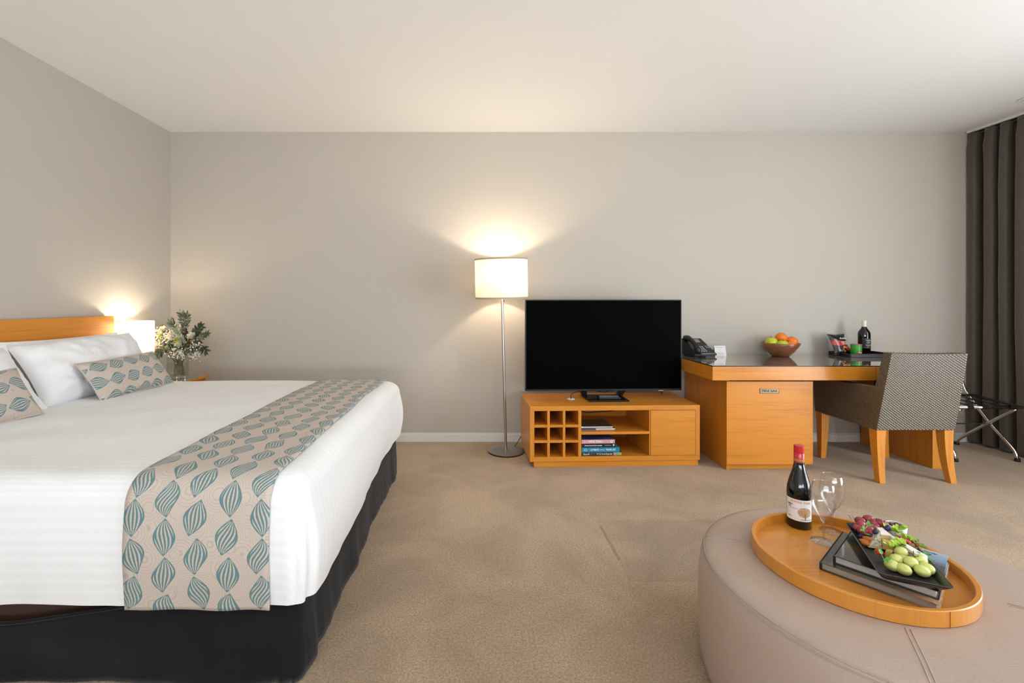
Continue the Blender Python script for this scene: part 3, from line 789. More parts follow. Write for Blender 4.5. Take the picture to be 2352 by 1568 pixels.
for k in range(120):
    u = k/119; a = k*.9
    coil.append((-.115+.10*math.sin(u*3)-.02*u, -.10-.012*math.sin(u*6)+.007*math.cos(a), .009+.007*math.sin(a)))
obj('cord', G().tube(coil, .0022, 5), M_black, PH, smooth='all')
# folded card
TC = thing('tent_card', 'small white folded card beside the telephone', 'card', (2.048, 3.785, .7502), math.radians(-3))
obj('panel', G().hexa([(-.046,-.022,0),(.046,-.022,0),(.046,-.0212,0),(-.046,-.0212,0),(-.046,-.0004,.080),(.046,-.0004,.080),(.046,.0004,.080),(-.046,.0004,.080)]), plain('white_card', '#eeebea', .6), TC)
obj('panel', G().hexa([(-.046,.0212,0),(.046,.0212,0),(.046,.022,0),(-.046,.022,0),(-.046,-.0002,.080),(.046,-.0002,.080),(.046,.0006,.080),(-.046,.0006,.080)]), plain('white_card_back', '#8a6a62', .6), TC)
M_grey_ink = plain('grey_ink', '#b5aeae', .6)
for z, w in ((.070, .05), (.066, .07), (.022, .06), (.017, .066), (.012, .05)):
    y = -.022+.0216*z/.08-.0004
    obj('print_line', G().box((-w/2, y-.0003, z-.0007), (w/2, y+.0002, z+.0007)), M_grey_ink, TC)

# fruit bowl
FB = Vector((2.51, 3.715, .7502))
fbw = thing('fruit_bowl', 'dark wooden fruit bowl on the desk', 'bowl', FB)
obj('shell', G().lathe([(.0, .002), (.056, .0), (.064, .004), (.096, .040), (.122, .078), (.140, .110), (.137, .111), (.118, .080), (.090, .044), (.058, .014), (.0, .011)], 56, cap0=False, cap1=False), M_bowl, fbw, smooth='all')
M_orange = plain('orange_peel', '#f07f1a', .42, .08, 90); M_apple = plain('green_apple_skin', '#c3c920', .3, .16, 25, coat=.3); M_stem = plain('brown_stem', '#4a3320', .7)
t = M_orange.node_tree
def fruit(kind, lab, off, r, group):
    c = FB+Vector(off)
    o = thing(kind, lab, kind, c-Vector((0, 0, r*.95)), random.uniform(0, 6), group)
    if kind == 'orange':
        obj('peel', G().ball((0, 0, r*.95), (r, r, r*.95), 22, 14), M_orange, o, smooth='all')
        obj('navel', G().ball((.3*r, -.2*r, r*1.84), .004, 6, 5), M_stem, o)
    else:
        g = G(); prof = []
        for k in range(15):
            th = PI*k/14; rr = r*math.sin(th)*(1+.05*math.cos(th)); z = r*.92*(-math.cos(th)); 
            d = .28*r*math.exp(-(rr/(.33*r))**2); z += -d if z > 0 else d*.8
            prof.append((max(rr, .0006), z+r*.92))
        obj('skin', g.lathe(prof, 24, cap0=False, cap1=False), M_apple, o, smooth='all')
        obj('stem', G().tube([(0, 0, r*1.5), (.002, .001, r*1.75), (.005, .001, r*1.98)], .0016, 6), M_stem, o)
FG = 'fruit in the wooden bowl'
fruit('apple', 'green apple at left in the fruit bowl showing its stem', (-.088, -.02, .120), .046, FG)
fruit('apple', 'green apple at front of the fruit bowl', (-.030, -.070, .104), .042, FG)
fruit('apple', 'green apple half hidden between oranges in the bowl', (.008, -.005, .098), .040, FG)
fruit('apple', 'green apple at back of bowl peeping behind top orange', (.052, .062, .134), .040, FG)
fruit('orange', 'topmost orange in the fruit bowl', (.006, .0, .152), .044, FG)
fruit('orange', 'orange at right in the fruit bowl', (.084, -.012, .120), .045, FG)
fruit('orange', 'low orange mostly hidden by rim of fruit bowl', (.040, -.066, .088), .043, FG)
fruit('orange', 'orange buried low at the back of the fruit bowl', (-.03, .066, .104), .043, FG)

# black tray with crisps, can and bottle
TR = thing('serving_tray', 'black rectangular tray at right of the desk', 'tray', (3.185, 3.735, .7502))
obj('floor', G().box((-.17, -.105, 0), (.19, .105, .006)), M_black, TR)
for a, b in (((-.178, -.112, 0), (-.17, .112, .030)), ((.19, -.112, 0), (.198, .112, .030)), ((-.17, -.112, 0), (.19, -.105, .030)), ((-.17, .105, 0), (.19, .112, .030))):
    obj('rim', G().box(a, b), M_black, TR, bevel=.002)
def bottle(root, prof, mat, capprof, capmat, n=36):
    obj('glass', G().lathe(prof, n, cap1=True), mat, root, smooth='all')
    obj('cap', G().lathe(capprof, n), capmat, root, smooth=True)
M_cream = plain('cream_capsule', '#e6ddcd', .4)
B1 = thing('wine_bottle', 'wine bottle with cream cap and black label on the desk tray', 'bottle', (3.205, 3.725, .7565))
bottle(B1, [(.036, 0), (.0415, .004), (.0415, .170), (.040, .188), (.032, .205), (.020, .222), (.0155, .238), (.0150, .262)], M_green_glass,
       [(.0165, .222), (.0165, .232), (.0160, .236), (.0165, .284), (.0160, .287)], M_cream)
def label_patch(R, a0, a1, z0, z1, n=20, th=.0004, slant=0):
    g = G()
    for k in range(n+1):
        a = a0+(a1-a0)*k/n; s = slant*(k/n-.5)
        for r, z in ((R, z0+s), (R, z1+s)): g.v.append((r*math.cos(a), r*math.sin(a), z))
    for k in range(n): g.f.append((2*k, 2*k+2, 2*k+3, 2*k+1))
    return g
hd = -PI/2-.42      # heading of the label towards the room
M_blk_label = plain('black_label', '#131313', .5)
lb = obj('label', label_patch(.0419, hd-1.0+.35, hd+1.0+.35, .062, .142), M_blk_label, B1, smooth='all')
for z in (.066, .138): obj('gold_line', label_patch(.0421, hd-.62, hd+1.3, z-.0007, z+.0007), M_gold, lb)
text('WAKEFIELD', .010, M_ink_w, lb, None, wrap=(.0421, hd+.45, .126), fit=.040)
text('Rose of glen', .010, M_ink_w, lb, None, wrap=(.0421, hd+.45, .088), fit=.042, shear=.2)
text('SHIRAZ', .005, M_ink_w, lb, None, wrap=(.0421, hd+.45, .077), fit=.012)
text('W', .012, M_ink_w, lb, None, wrap=(.0421, hd+.45, .108))
obj('emblem', G().tube([( .0423*math.cos(hd+.45+.30*math.cos(a*PI/12)), .0423*math.sin(hd+.45+.30*math.cos(a*PI/12)), .108+.009*math.sin(a*PI/12)) for a in range(25)], .0006, 4), M_ink_w, lb)
CN = thing('snack_can', 'short green crisp can between crisp packet and bottle', 'can', (3.110, 3.690, .7565))
M_cgreen = plain('green_can_print', '#3aa035', .38, coat=.2); M_cred = plain('red_can_print', '#c8202c', .4)
obj('body', G().lathe([(.036, 0), (.0372, .002), (.0372, .090), (.036, .092)], 36), M_cgreen, CN, smooth=True)
obj('lid', G().lathe([(.0365, .092), (.0380, .0925), (.0380, .0965), (.034, .0965)], 36), plain('clear_red_lid', '#b86a5a', .4), CN, smooth=True)
bn = obj('banner', label_patch(.0375, hd-.05, hd+1.05, .022, .040), M_cred, CN, smooth='all')
text('Pringles', .014, M_ink_w, bn, None, wrap=(.0377, hd+.5, .031), fit=.034)
obj('tab', label_patch(.0383, hd+.2, hd+.6, .085, .095), M_cred, CN)
CB = thing('crisp_packet', 'black and red crisp packet leaning in the desk tray', 'crisp packet', (3.045, 3.735, .757), .12)
def packet():
    g = G(); nx, ny = 16, 22; N = (nx+1)*(ny+1)
    for sd in (-1, 1):
        for j in range(ny+1):
            for i in range(nx+1):
                u = 2*i/nx-1; v = j/ny
                e = (1-abs(u)**3)*min(1, v*5, (1-v)*5)
                w = .068+.012*abs(2*v-1)**2+.004*nz(v*7, sd)
                z = v*.165; y = sd*.026*max(0, e)**.7+.003*nz(u*4, v*6, sd)*min(1, e*3)
                lean = .045*v
                g.v.append((u*w-.030*v, y+lean, z+.006*abs(u)*v))
    for k in range(2):
        for j in range(ny):
            for i in range(nx):
                a = k*N+j*(nx+1)+i; q = (a, a+1, a+nx+2, a+nx+1); g.f.append(q if k == 0 else q[::-1])
    return g
t = NT('crisp_packet_print'); v = t.coord(); s = t.node('ShaderNodeSeparateXYZ'); t.l.new(v, s.inputs[0])
z = s.outputs[2]; x = t.M('ADD', s.outputs[0], t.M('MULTIPLY', z, .18))
band = t.M('MULTIPLY', t.M('GREATER_THAN', t.M('ADD', z, t.M('MULTIPLY', x, .06)), .078), t.M('LESS_THAN', t.M('ADD', z, t.M('MULTIPLY', x, .06)), .119))
n = t.noise(v, 90, 2)
c = t.mix(band, '#1e1d1d', '#bf3a20')
t.l.new(c, t.b.inputs['Base Color']); t.set(rough=.3, coat=.4)
pk = obj('bag', packet(), t.m, CB, smooth='all')
def ptext(s, size, x, z, fit, mat=M_ink_w, shear=0):
    y = -.0285+.045*z/.165
    return text(s, size, mat, CB, face_mtx((x-.030*z/.165, y, z), (1, 0, 0), (0, .26, .96)), fit=fit, shear=shear)
ptext('Kettle', .022, .026, .138, .058, shear=.2); ptext('HONEY SOY', .014, .024, .107, .056); ptext('CHICKEN', .015, .024, .093, .056)
M_chip = plain('crisp_gold_print', '#d9a04a', .5, .2, 80); M_wing = plain('roast_print', '#b4471f', .5, .3, 60)
for x, z, r, m in ((.010, .068, .012, M_chip), (.026, .066, .013, M_chip), (.044, .062, .011, M_chip), (.034, .052, .014, M_wing), (.048, .046, .013, M_wing), (-.006, .050, .012, M_wing), (.0, .036, .010, M_wing)):
    y = -.0285+.045*z/.165
    obj('food_print', G().ball((x-.030*z/.165, y, z), (r, .0012, r*.7), 10, 6), m, CB, smooth='all')

# ------------------------------------------------------------------ wicker chair
CH = Vector((2.925, 3.24, 0))
chair = thing('wicker_armchair', 'woven grey-brown wicker armchair with oak legs facing the desk', 'chair', CH)
CU, CVV, SU, SV = .0118, .0084, 4, 4
def weave_patch(g, p00, p10, p11, p01, warp=None, amp=.0032):
    p00, p10, p11, p01 = map(Vector, (p00, p10, p11, p01))
    nu = max(2, round((p10-p00).length/CU)); nv = max(2, round((p01-p00).length/CVV))
    N = (p10-p00).cross(p01-p00).normalized(); k0 = len(g.v)
    for j in range(nv*SV+1):
        b = j/(nv*SV); rj = min(nv-1, j//SV); fv = (j-rj*SV)/SV
        for i in range(nu*SU+1):
            a = i/(nu*SU); ci = min(nu-1, i//SU); fu = (i-ci*SU)/SU
            p = (p00*(1-a)+p10*a)*(1-b)+(p01*(1-a)+p11*a)*b
            s = 1 if (ci+rj) % 2 == 0 else -1
            pv = 1-(2*fv-1)**2
            h = amp*(pv*(.45+.55*s*math.sin(PI*fu)**.6) if 0 < j < nv*SV and 0 < i < nu*SU else 0)
            q = p+N*h
            if warp: q = warp(q)
            g.v.append(tuple(q))
    W = nu*SU+1
    for j in range(nv*SV):
        for i in range(nu*SU):
            a = k0+j*W+i; g.f.append((a, a+1, a+W+1, a+W))
def weave_box(name, bot, top, warp=None, skip=()):
    """bot / top: 4 corners each, counter-clockwise seen from above"""
    g = G()
    for k in range(4):
        if k in skip: continue
        m = (k+1) % 4; weave_patch(g, bot[k], bot[m], top[m], top[k], warp)
    weave_patch(g, top[0], top[1], top[2], top[3], warp)
    weave_patch(g, bot[3], bot[2], bot[1], bot[0], warp)
    return obj(name, g, M_wicker, chair, smooth='all')
def cl(x, y, z): return (x-CH.x, y-CH.y, z)
xl, xr = 2.650, 3.168
zl, zt = .352, .872
def bwarp(q):                          # the back is slightly hollow
    u = q.x/.275; t = (q.z-zl)/(zt-zl)
    return Vector((q.x, q.y+.030*max(0, 1-u*u)*t, q.z-.010*t*max(0, 1-u*u)))
weave_box('backrest', [cl(xl,2.985,zl),cl(xr,2.985,zl),cl(xr,3.075,zl),cl(xl,3.075,zl)],
          [cl(xl-.008,2.868,zt),cl(xr-.030,2.868,zt),cl(xr-.030,2.925,zt),cl(xl-.008,2.925,zt)], bwarp)
for x0, x1 in ((xl, xl+.055), (xr-.055, xr)):
    weave_box('arm', [cl(x0,3.068,zl),cl(x1,3.068,zl),cl(x1,3.525,zl-.004),cl(x0,3.525,zl-.004)],
              [cl(x0,2.986,.632),cl(x1,2.986,.632),cl(x1,3.535,.612),cl(x0,3.535,.612)])
weave_box('seat', [cl(xl+.056,3.076,zl),cl(xr-.056,3.076,zl),cl(xr-.056,3.52,zl),cl(xl+.056,3.52,zl)],
          [cl(xl+.056,3.076,.43),cl(xr-.056,3.076,.43),cl(xr-.056,3.52,.44),cl(xl+.056,3.52,.44)])
obj('seat_cushion', G().box(cl(xl+.06, 3.085, .445), cl(xr-.06, 3.51, .49)), plain('maroon_cushion', '#3a1618', .8), chair, bevel=.015, seg=3)
def leg(x, y, w, dx, dy, top):
    g = G(); h = w/2; k = .62
    rows = []
    for j in range(7):
        t = j/6; z = top*(1-t); c = (1-t)**1.0; ww = h*(k+(1-k)*c)
        bx = x+dx*(t**2); by = y+dy*(t**2)
        rows.append([(bx-ww, by-ww, z), (bx+ww, by-ww, z), (bx+ww, by+ww, z), (bx-ww, by+ww, z)])
    v = [p for r in rows for p in r]; f = [(0, 1, 2, 3), (27, 26, 25, 24)]
    for j in range(6):
        for i in range(4):
            m = (i+1) % 4; f.append((j*4+i, (j+1)*4+i, (j+1)*4+m, j*4+m))
    return g.add(v, f)
for x, y, dx, dy in ((2.688, 3.022, .0, -.022), (3.136, 3.022, .022, -.022), (2.680, 3.487, -.008, -.002), (3.136, 3.487, .022, -.002)):
    obj('leg', leg(x-CH.x, y-CH.y, .062, dx, dy, .353), W_Z, chair, bevel=.002)

# ------------------------------------------------------------------ luggage rack
LR = Vector((3.82, 3.58, 0))
rack = thing('luggage_rack', 'chrome folding luggage rack with black straps before the curtain', 'luggage rack', LR)
def rl(x, y, z): return (x-LR.x, y-LR.y, z)
def smoothpts(P, n=6):
    out = []; P = [Vector(p) for p in P]
    for i in range(len(P)-1):
        p0 = P[max(i-1, 0)]; p1 = P[i]; p2 = P[i+1]; p3 = P[min(i+2, len(P)-1)]
        for k in range(n):
            t = k/n
            out.append(.5*((2*p1)+(p2-p0)*t+(2*p0-5*p1+4*p2-p3)*t*t+(3*p1-p0-3*p2+p3)*t**3))
    return out+[P[-1]]
for x in (4.06, 3.62):
    s = .012 if x > 4 else -.012
    obj('leg', G().tube(smoothpts([rl(x+s,3.40,.02), rl(x+s,3.425,.085), rl(x+s,3.575,.236), rl(x+s,3.725,.42), rl(x+s,3.765,.475), rl(x+s,3.785,.545)]), .0115, 12), M_chrome, rack, smooth='all')
    obj('leg', G().tube(smoothpts([rl(x-s,3.80,.02), rl(x-s,3.765,.07), rl(x-s,3.575,.236), rl(x-s,3.385,.395)]), .0115, 12), M_chrome, rack, smooth='all')
    obj('rubber_foot', G().lathe([(.017, 0), (.018, .006), (.014, .026)], 16, rl(x+s, 3.397, 0)), M_black, rack, smooth=True)
    obj('rubber_foot', G().lathe([(.017, 0), (.018, .006), (.014, .026)], 16, rl(x-s, 3.803, 0)), M_black, rack, smooth=True)
obj('crossbar', G().tube([rl(3.60,3.372,.412), rl(4.075,3.372,.412)], .013, 12), M_chrome, rack, smooth='all')
obj('crossbar', G().tube([rl(3.60,3.725,.43), rl(4.09,3.725,.43)], .011, 12), M_black, rack, smooth='all')
obj('guard_rail', G().tube([rl(3.608,3.785,.545), rl(4.072,3.785,.545)], .0105, 12), M_chrome, rack, smooth='all')
obj('brace', G().tube([rl(3.62,3.575,.236), rl(4.06,3.575,.236)], .006, 8), M_chrome, rack, smooth='all')
for x in (3.66, 3.77, 3.88, 3.985):
    obj('strap', G().hexa([rl(x,3.362,.424),rl(x+.045,3.362,.424),rl(x+.045,3.735,.440),rl(x,3.735,.440),rl(x,3.362,.4265),rl(x+.045,3.362,.4265),rl(x+.045,3.735,.4425),rl(x,3.735,.4425)]), M_black, rack)
    obj('strap_loop', G().lathe([(.0155, -.0225), (.0155, .0225)], 14).xf(Matrix.Translation(rl(x+.0225, 3.372, .412)) @ Matrix.Rotation(PI/2, 4, 'Y')), M_black, rack, smooth=True)
obj('strap', G().tube([rl(4.07, 3.372, .414), rl(4.083, 3.70, .435)], .008, 8), M_black, rack, smooth='all')

# ------------------------------------------------------------------ ottoman
OC = Vector((1.19, 1.325, 0)); OR_ = .470; OT = .400
ot = thing('ottoman', 'large round taupe leather ottoman in the foreground', 'ottoman', OC)
prof = [(OR_-.03, .018), (OR_-.004, .02), (OR_+.004, .06), (OR_+.012, .18), (OR_+.010, .30), (OR_+.003, .358), (OR_-.003, .372)]
obj('side_panel', G().lathe(prof, 96, cap0=True, cap1=False), M_leather, ot, smooth='all')
tp = [(OR_-.003, .372)]+[(OR_-.003-.050*(1-math.cos(k*PI/16)), .372+.024*math.sin(k*PI/16)) for k in range(1, 9)]+[(OR_-.10, OT), (OR_*.5, OT+.0005), (.002, OT+.0006)]
obj('top_panel', G().lathe(tp, 96, cap0=False, cap1=True), M_leather, ot, smooth='all')
def ringpts(r, z, n=97): return [(r*math.cos(2*PI*k/(n-1)), r*math.sin(2*PI*k/(n-1)), z) for k in range(n)]
for r, z in ((OR_-.0015, .374), (OR_-.0065, .3835)):
    obj('seam', G().tube(ringpts(r, z), .0014, 6), M_thread, ot, smooth='all')
for ang in (149, 239, 329, 59):
    a = math.radians(ang); d = Vector((math.cos(a), math.sin(a), 0)); p = Vector((-d.y, d.x, 0))
    for off in (-.005, .005):
        pts = [d*r+p*off+Vector((0, 0, z)) for r, z in ((OR_-.004, .3765), (OR_-.012, .3876), (OR_-.03, .394), (OR_-.053, .3966), (OR_-.10, OT+.0005), (.30, OT+.0008), (.255, OT+.0008))]
        obj('seam', G().tube(pts, .0013, 6), M_thread, ot, smooth='all')
obj('base', G().lathe([(OR_-.05, 0), (OR_-.05, .02)], 48), M_black, ot)
# wooden tray on the ottoman
TYC = Vector((1.142, 1.368, .4012)); TRR = .262
ty = thing('round_tray', 'round bent-oak serving tray on the leather ottoman', 'tray', TYC)
obj('rim', G().lathe([(TRR-.013, .0), (TRR-.002, .0), (TRR, .002), (TRR, .040), (TRR-.002, .042), (TRR-.011, .042), (TRR-.013, .040), (TRR-.013, .010)], 96, cap0=False, cap1=False), M_rim, ty, smooth=True)
obj('floor', G().lathe([(TRR-.0125, .001), (TRR-.0125, .0125)], 96), M_tray, ty, smooth=True)
obj('rim_joint', G().lathe([(TRR+.0002, .001), (TRR+.0002, .041)], 4).xf(Matrix.Identity(4)) if False else G().box((.02, -TRR-.0006, .001), (.021, -TRR+.004, .0405)), plain('joint_line', '#a8682a', .6), ty)
TZ = TYC.z+.0126
# wine bottle with picture label
bp = Vector((1.138, 1.588, TZ))
B2 = thing('wine_bottle', 'red-capped wine bottle with white tree label on ottoman tray', 'bottle', bp)
bottle(B2, [(.032, .001), (.0365, .004), (.0368, .118), (.0355, .138), (.030, .163), (.022, .190), (.0165, .213), (.0150, .228), (.0148, .250)], M_green_glass,
       [(.0158, .224), (.0158, .228), (.0155, .230), (.0157, .255), (.0153, .256), (.0157, .258), (.0157, .281), (.0140, .283)], M_red)
obj('gold_band', G().lathe([(.0160, .229), (.0160, .236)], 36, cap0=False, cap1=False), M_gold, B2, smooth='all')
hb = math.atan2(-bp.y, -bp.x)-.0       # heading from the bottle to the room in front
t = NT('tree_label'); v = t.coord('UV'); s = t.node('ShaderNodeSeparateXYZ'); t.l.new(v, s.inputs[0]); X, Y = s.outputs[0], s.outputs[1]
ex = t.M('DIVIDE', t.M('SUBTRACT', X, .68), .25); ey = t.M('DIVIDE', t.M('SUBTRACT', Y, .42), .25)
rad = t.M('ADD', t.M('MULTIPLY', ex, ex), t.M('MULTIPLY', ey, ey))
n = t.noise(v, 26, 3, .7); 
crown_ = t.M('MULTIPLY', t.M('LESS_THAN', t.M('ADD', rad, t.M('MULTIPLY', n, .6)), 1.15), t.M('GREATER_THAN', n, .43))
trunk = t.M('MULTIPLY', t.M('LESS_THAN', t.M('ABSOLUTE', t.M('SUBTRACT', X, .70)), .018), t.M('MULTIPLY', t.M('LESS_THAN', Y, .4), t.M('GREATER_THAN', Y, .08)))
grd = t.M('MULTIPLY', t.M('LESS_THAN', t.M('ABSOLUTE', t.M('SUBTRACT', Y, .085)), .012), t.M('GREATER_THAN', X, .55))
c = t.mix(crown_, '#e9e4e2', t.mix(n, '#d99a62', '#8f7a35'))
c = t.mix(t.M('MAXIMUM', trunk, grd), c, '#8a7434')
t.l.new(c, t.b.inputs['Base Color']); t.set(rough=.55)
def uvpatch(R, a0, a1, z0, z1, n=28):
    g = label_patch(R, a0, a1, z0, z1, n); g.uv = []
    for k in range(n+1): g.uv += [(k/n, 0), (k/n, 1)]
    return g
lab2 = obj('label', uvpatch(.0371, hb-1.25, hb+1.25, .030, .103), t.m, B2, smooth='all')
text('PEPPER TREE', .0105, M_ink_o, lab2, None, wrap=(.0373, hb+.15, .094), fit=.062)
text('SHIRAZ', .0065, M_ink_k, lab2, None, wrap=(.0373, hb-.72, .083), fit=.017); text('2019', .005, M_ink_k, lab2, None, wrap=(.0373, hb-.75, .0765), fit=.009)
text('ORANGE REGION', .004, M_ink_o, lab2, None, wrap=(.0373, hb-.45, .071), fit=.026); text('750ML', .0035, M_ink_k, lab2, None, wrap=(.0373, hb-.8, .042), fit=.010)
# wine glasses
def wine_glass(lab, loc):
    r = thing('wine_glass', lab, 'wine glass', loc, 0, 'wine glasses on the ottoman tray')
    outer = [(.0345, .0), (.0348, .0012), (.020, .0035), (.006, .008), (.0038, .016), (.0036, .050), (.0044, .066), (.010, .076), (.022, .092), (.0315, .112), (.0352, .135), (.0345, .158), (.0310, .180), (.0285, .192)]
    inner = [(.0281, .1927), (.0277, .192), (.0302, .180), (.0337, .158), (.0344, .135), (.0307, .113), (.0212, .0935), (.009, .0785), (.0005, .0745)]
    obj('bowl', G().lathe(outer[7:]+inner, 44, cap0=True, cap1=True), M_wineglass, r, smooth=True)
    obj('stem', G().lathe(outer[3:8], 24, cap0=False, cap1=False), M_glassfoot, r, smooth=True)
    obj('foot', G().lathe(outer[:4], 44, cap0=True, cap1=False), M_glassfoot, r, smooth=True)
    obj('lip', G().tube(ringpts(.0282, .1922, 45), .0005, 6), M_chrome, r, smooth='all')
wine_glass('nearer empty wine glass on the ottoman tray', (1.142, 1.482, TZ))
wine_glass('farther empty wine glass on the tray, overlapped by the nearer glass', (1.222, 1.548, TZ))
# two coffee-table books
KA = math.radians(-50)
def bigbook(lab, c, w, d, z, h, cover, edge, rot):
    r = thing('book', lab, 'book', (c[0], c[1], z), rot, 'books on the ottoman tray')
    k = .0022
    obj('pages', G().box((-w/2+.004, -d/2+.006, k), (w/2-.006, d/2-.006, h-k)), M_paper, r)
    for a, b in ((0, k), (h-k, h)): obj('cover', G().box((-w/2, -d/2, a), (w/2, d/2, b)), cover, r, bevel=.0008)
    obj('spine', G().box((-w/2-.002, -d/2, 0), (-w/2+.004, d/2, h)), edge, r, bevel=.0015)
    return r
t = NT('landscape_cover'); v = t.coord(); s = t.node('ShaderNodeSeparateXYZ'); t.l.new(v, s.inputs[0])
n = t.noise(v, 22, 4, .6, .6); g2 = t.M('ADD', s.outputs[1], t.M('MULTIPLY', t.M('SUBTRACT', n, .5), .05))
c = t.ramp(t.M('MULTIPLY_ADD', g2, 3.4, .5), [(.0, '#1d1c1c'), (.30, '#2c2a24'), (.42, '#6b5426'), (.5, '#35352f'), (.62, '#44525c'), (.75, '#7f99b3'), (.95, '#a9bccd')])
t.l.new(c, t.b.inputs['Base Color']); M_land = t.set(rough=.16, coat=.5)
t = NT('forest_cover'); v = t.coord(); s = t.node('ShaderNodeSeparateXYZ'); t.l.new(v, s.inputs[0])
n = t.noise(v, 30, 4, .65, .5); g2 = t.M('ADD', s.outputs[0], t.M('MULTIPLY', t.M('SUBTRACT', n, .5), .1))
c = t.ramp(t.M('MULTIPLY_ADD', g2, 3.4, .5), [(.0, '#2c3626'), (.25, '#3a3a2e'), (.6, '#6d5a3a'), (.85, '#c08a5a'), (.97, '#d8c4a4')])
t.l.new(c, t.b.inputs['Base Color']); M_forest = t.set(rough=.2, coat=.4)
M_spine_k = plain('black_book_spine', '#16181a', .35)
k1 = bigbook('lower green-brown hardback book on the ottoman tray', (1.197, 1.322), .245, .275, TZ+.0003, .0225, M_forest, M_spine_k, KA)
k2 = bigbook('upper dark landscape hardback book under the slate plate', (1.214, 1.320), .215, .255, TZ+.0232, .0225, M_land, M_spine_k, KA)
text('HIGH COUNTRY', .009, M_ink_k, k2, Matrix.Translation((.062, .108, .0228)), fit=.05)
text('a journey', .006, M_ink_k, k2, Matrix.Translation((.062, .096, .0228)), fit=.03)
text('WILD', .016, M_ink_k, k1, Matrix.Translation((.112, .075, .0228)) @ Matrix.Rotation(PI/2, 4, 'Z'), fit=.04)

# slate plate
PZ = TZ+.0232+.0226
NL, FLc, NR = Vector((1.066, 1.193)), Vector((1.205, 1.462)), Vector((1.200, 1.140))
pc = Vector((1.2015, 1.301)); PAl = math.radians(63.5)
pltl, pltw = .312, .150
plt_ = thing('slate_plate', 'dark grey rectangular serving plate heaped with food', 'plate', (pc.x, pc.y, PZ), PAl)
def rrect(l, w, r, z, n=6):
    out = []
    for cx, cy, a0 in ((l/2-r, w/2-r, 0), (-l/2+r, w/2-r, PI/2), (-l/2+r, -w/2+r, PI), (l/2-r, -w/2+r, 1.5*PI)):
        for k in range(n+1): a = a0+PI/2*k/n; out.append((cx+r*math.cos(a), cy+r*math.sin(a), z))
    return out
g = G(); rings = [rrect(pltl-.07, pltw-.05, .01, 0), rrect(pltl-.045, pltw-.03, .012, .001), rrect(pltl-.002, pltw-.002, .014, .021), rrect(pltl, pltw, .014, .0235), rrect(pltl-.006, pltw-.006, .012, .0245), rrect(pltl-.010, pltw-.010, .011, .022), rrect(pltl-.042, pltw-.028, .010, .006), rrect(pltl-.07, pltw-.05, .008, .0055)]
m = len(rings[0])
for r in rings: g.v += r
for j in range(len(rings)-1):
    for i in range(m): k = (i+1) % m; g.f.append((j*m+i, j*m+k, (j+1)*m+k, (j+1)*m+i))
g.f.append(tuple(range(m))[::-1]); g.f.append(tuple((len(rings)-1)*m+i for i in range(m)))
obj('dish', g, plain('slate_glaze', '#2f2e30', .32, .15, 60), plt_, smooth=True)
PF = PZ+.006        # food stands here
def fp(x, y, z): return at(1930+x/9.223, 1170+y/9.223, z)      # from a close-up of the plate
M_gg = plain('green_grape_skin', '#d2d57c', .28, .1, 40, sss=.4, coat=.2); M_rg = plain('red_grape_skin', '#a03c42', .25, .3, 40, sss=.2, coat=.2)
M_bb = plain('blueberry_skin', '#2a3350', .6, .2, 60); M_alm = plain('apricot_brown', '#c07020', .5, .2, 60)
def blob(name, lab, cat, c, r, mat, group, rot=(0, 0, 0), extra=None):
    root = thing(name, lab, cat, Vector(c), 0, group)
    o = obj('skin' if name in ('grape', 'blueberry') else 'body', G().ball((0, 0, 0), r, 16, 10).xf(Matrix.Rotation(rot[2], 4, 'Z') @ Matrix.Rotation(rot[1], 4, 'Y')), mat, root, smooth='all')
    if extra: extra(root)
    return root
stemend = lambda r: obj('stem_end', G().ball((.0, .013, .004), .0022, 6, 5), M_stem, r)
for x, y, z in ((1290, 905, .030), (1500, 1115, .027), (1735, 1300, .018), (1340, 1265, .016), (1100, 1180, .016), (1690, 1065, .026), (1830, 1245, .018), (1190, 1060, .022), (1330, 1080, .018), (1500, 960, .016)):
    blob('grape', 'plump green grape in the bunch at near end of the plate', 'grape', fp(x, y, PF+z-.003), (.0178, .0147, .0147), M_gg, 'green grapes', (0, random.uniform(-.3, .3), random.uniform(-1.2, .4)), stemend)
for x, y, z in ((590, 195, .036), (420, 235, .030), (440, 315, .026), (365, 390, .016), (450, 440, .016), (710, 300, .026), (600, 420, .022), (680, 390, .020), (830, 280, .030), (950, 320, .026), (540, 490, .014), (760, 370, .020)):
    blob('grape', 'red grape in the bunch at far end of the plate', 'grape', fp(x, y, PF+z-.001), (.0150, .0120, .0120), M_rg, 'red grapes', (0, random.uniform(-.4, .4), random.uniform(-1.2, .6)), stemend)
obj_ = thing('grape_stalk', 'thin brown stalk joining the green grapes', 'stalk', fp(1560, 940, PF+.036))
c0 = fp(1560, 940, PF+.036)
obj('twig', G().tube([fp(1430, 900, PF+.040)-c0, fp(1520, 935, PF+.040)-c0, fp(1560, 990, PF+.036)-c0, fp(1600, 1010, PF+.03)-c0], .0012, 6), M_stem, obj_)
obj('twig', G().tube([fp(1545, 880, PF+.042)-c0, fp(1560, 990, PF+.036)-c0, fp(1660, 985, PF+.036)-c0], .001, 6), M_stem, obj_)
obj_ = thing('grape_stalk', 'thin brown stalk arching over the red grapes', 'stalk', fp(780, 200, PF+.04))
c0 = fp(780, 200, PF+.04)
obj('twig', G().tube([fp(695, 200, PF+.042)-c0, fp(780, 190, PF+.044)-c0, fp(880, 240, PF+.04)-c0, fp(930, 300, PF+.03)-c0], .0009, 6), M_stem, obj_)
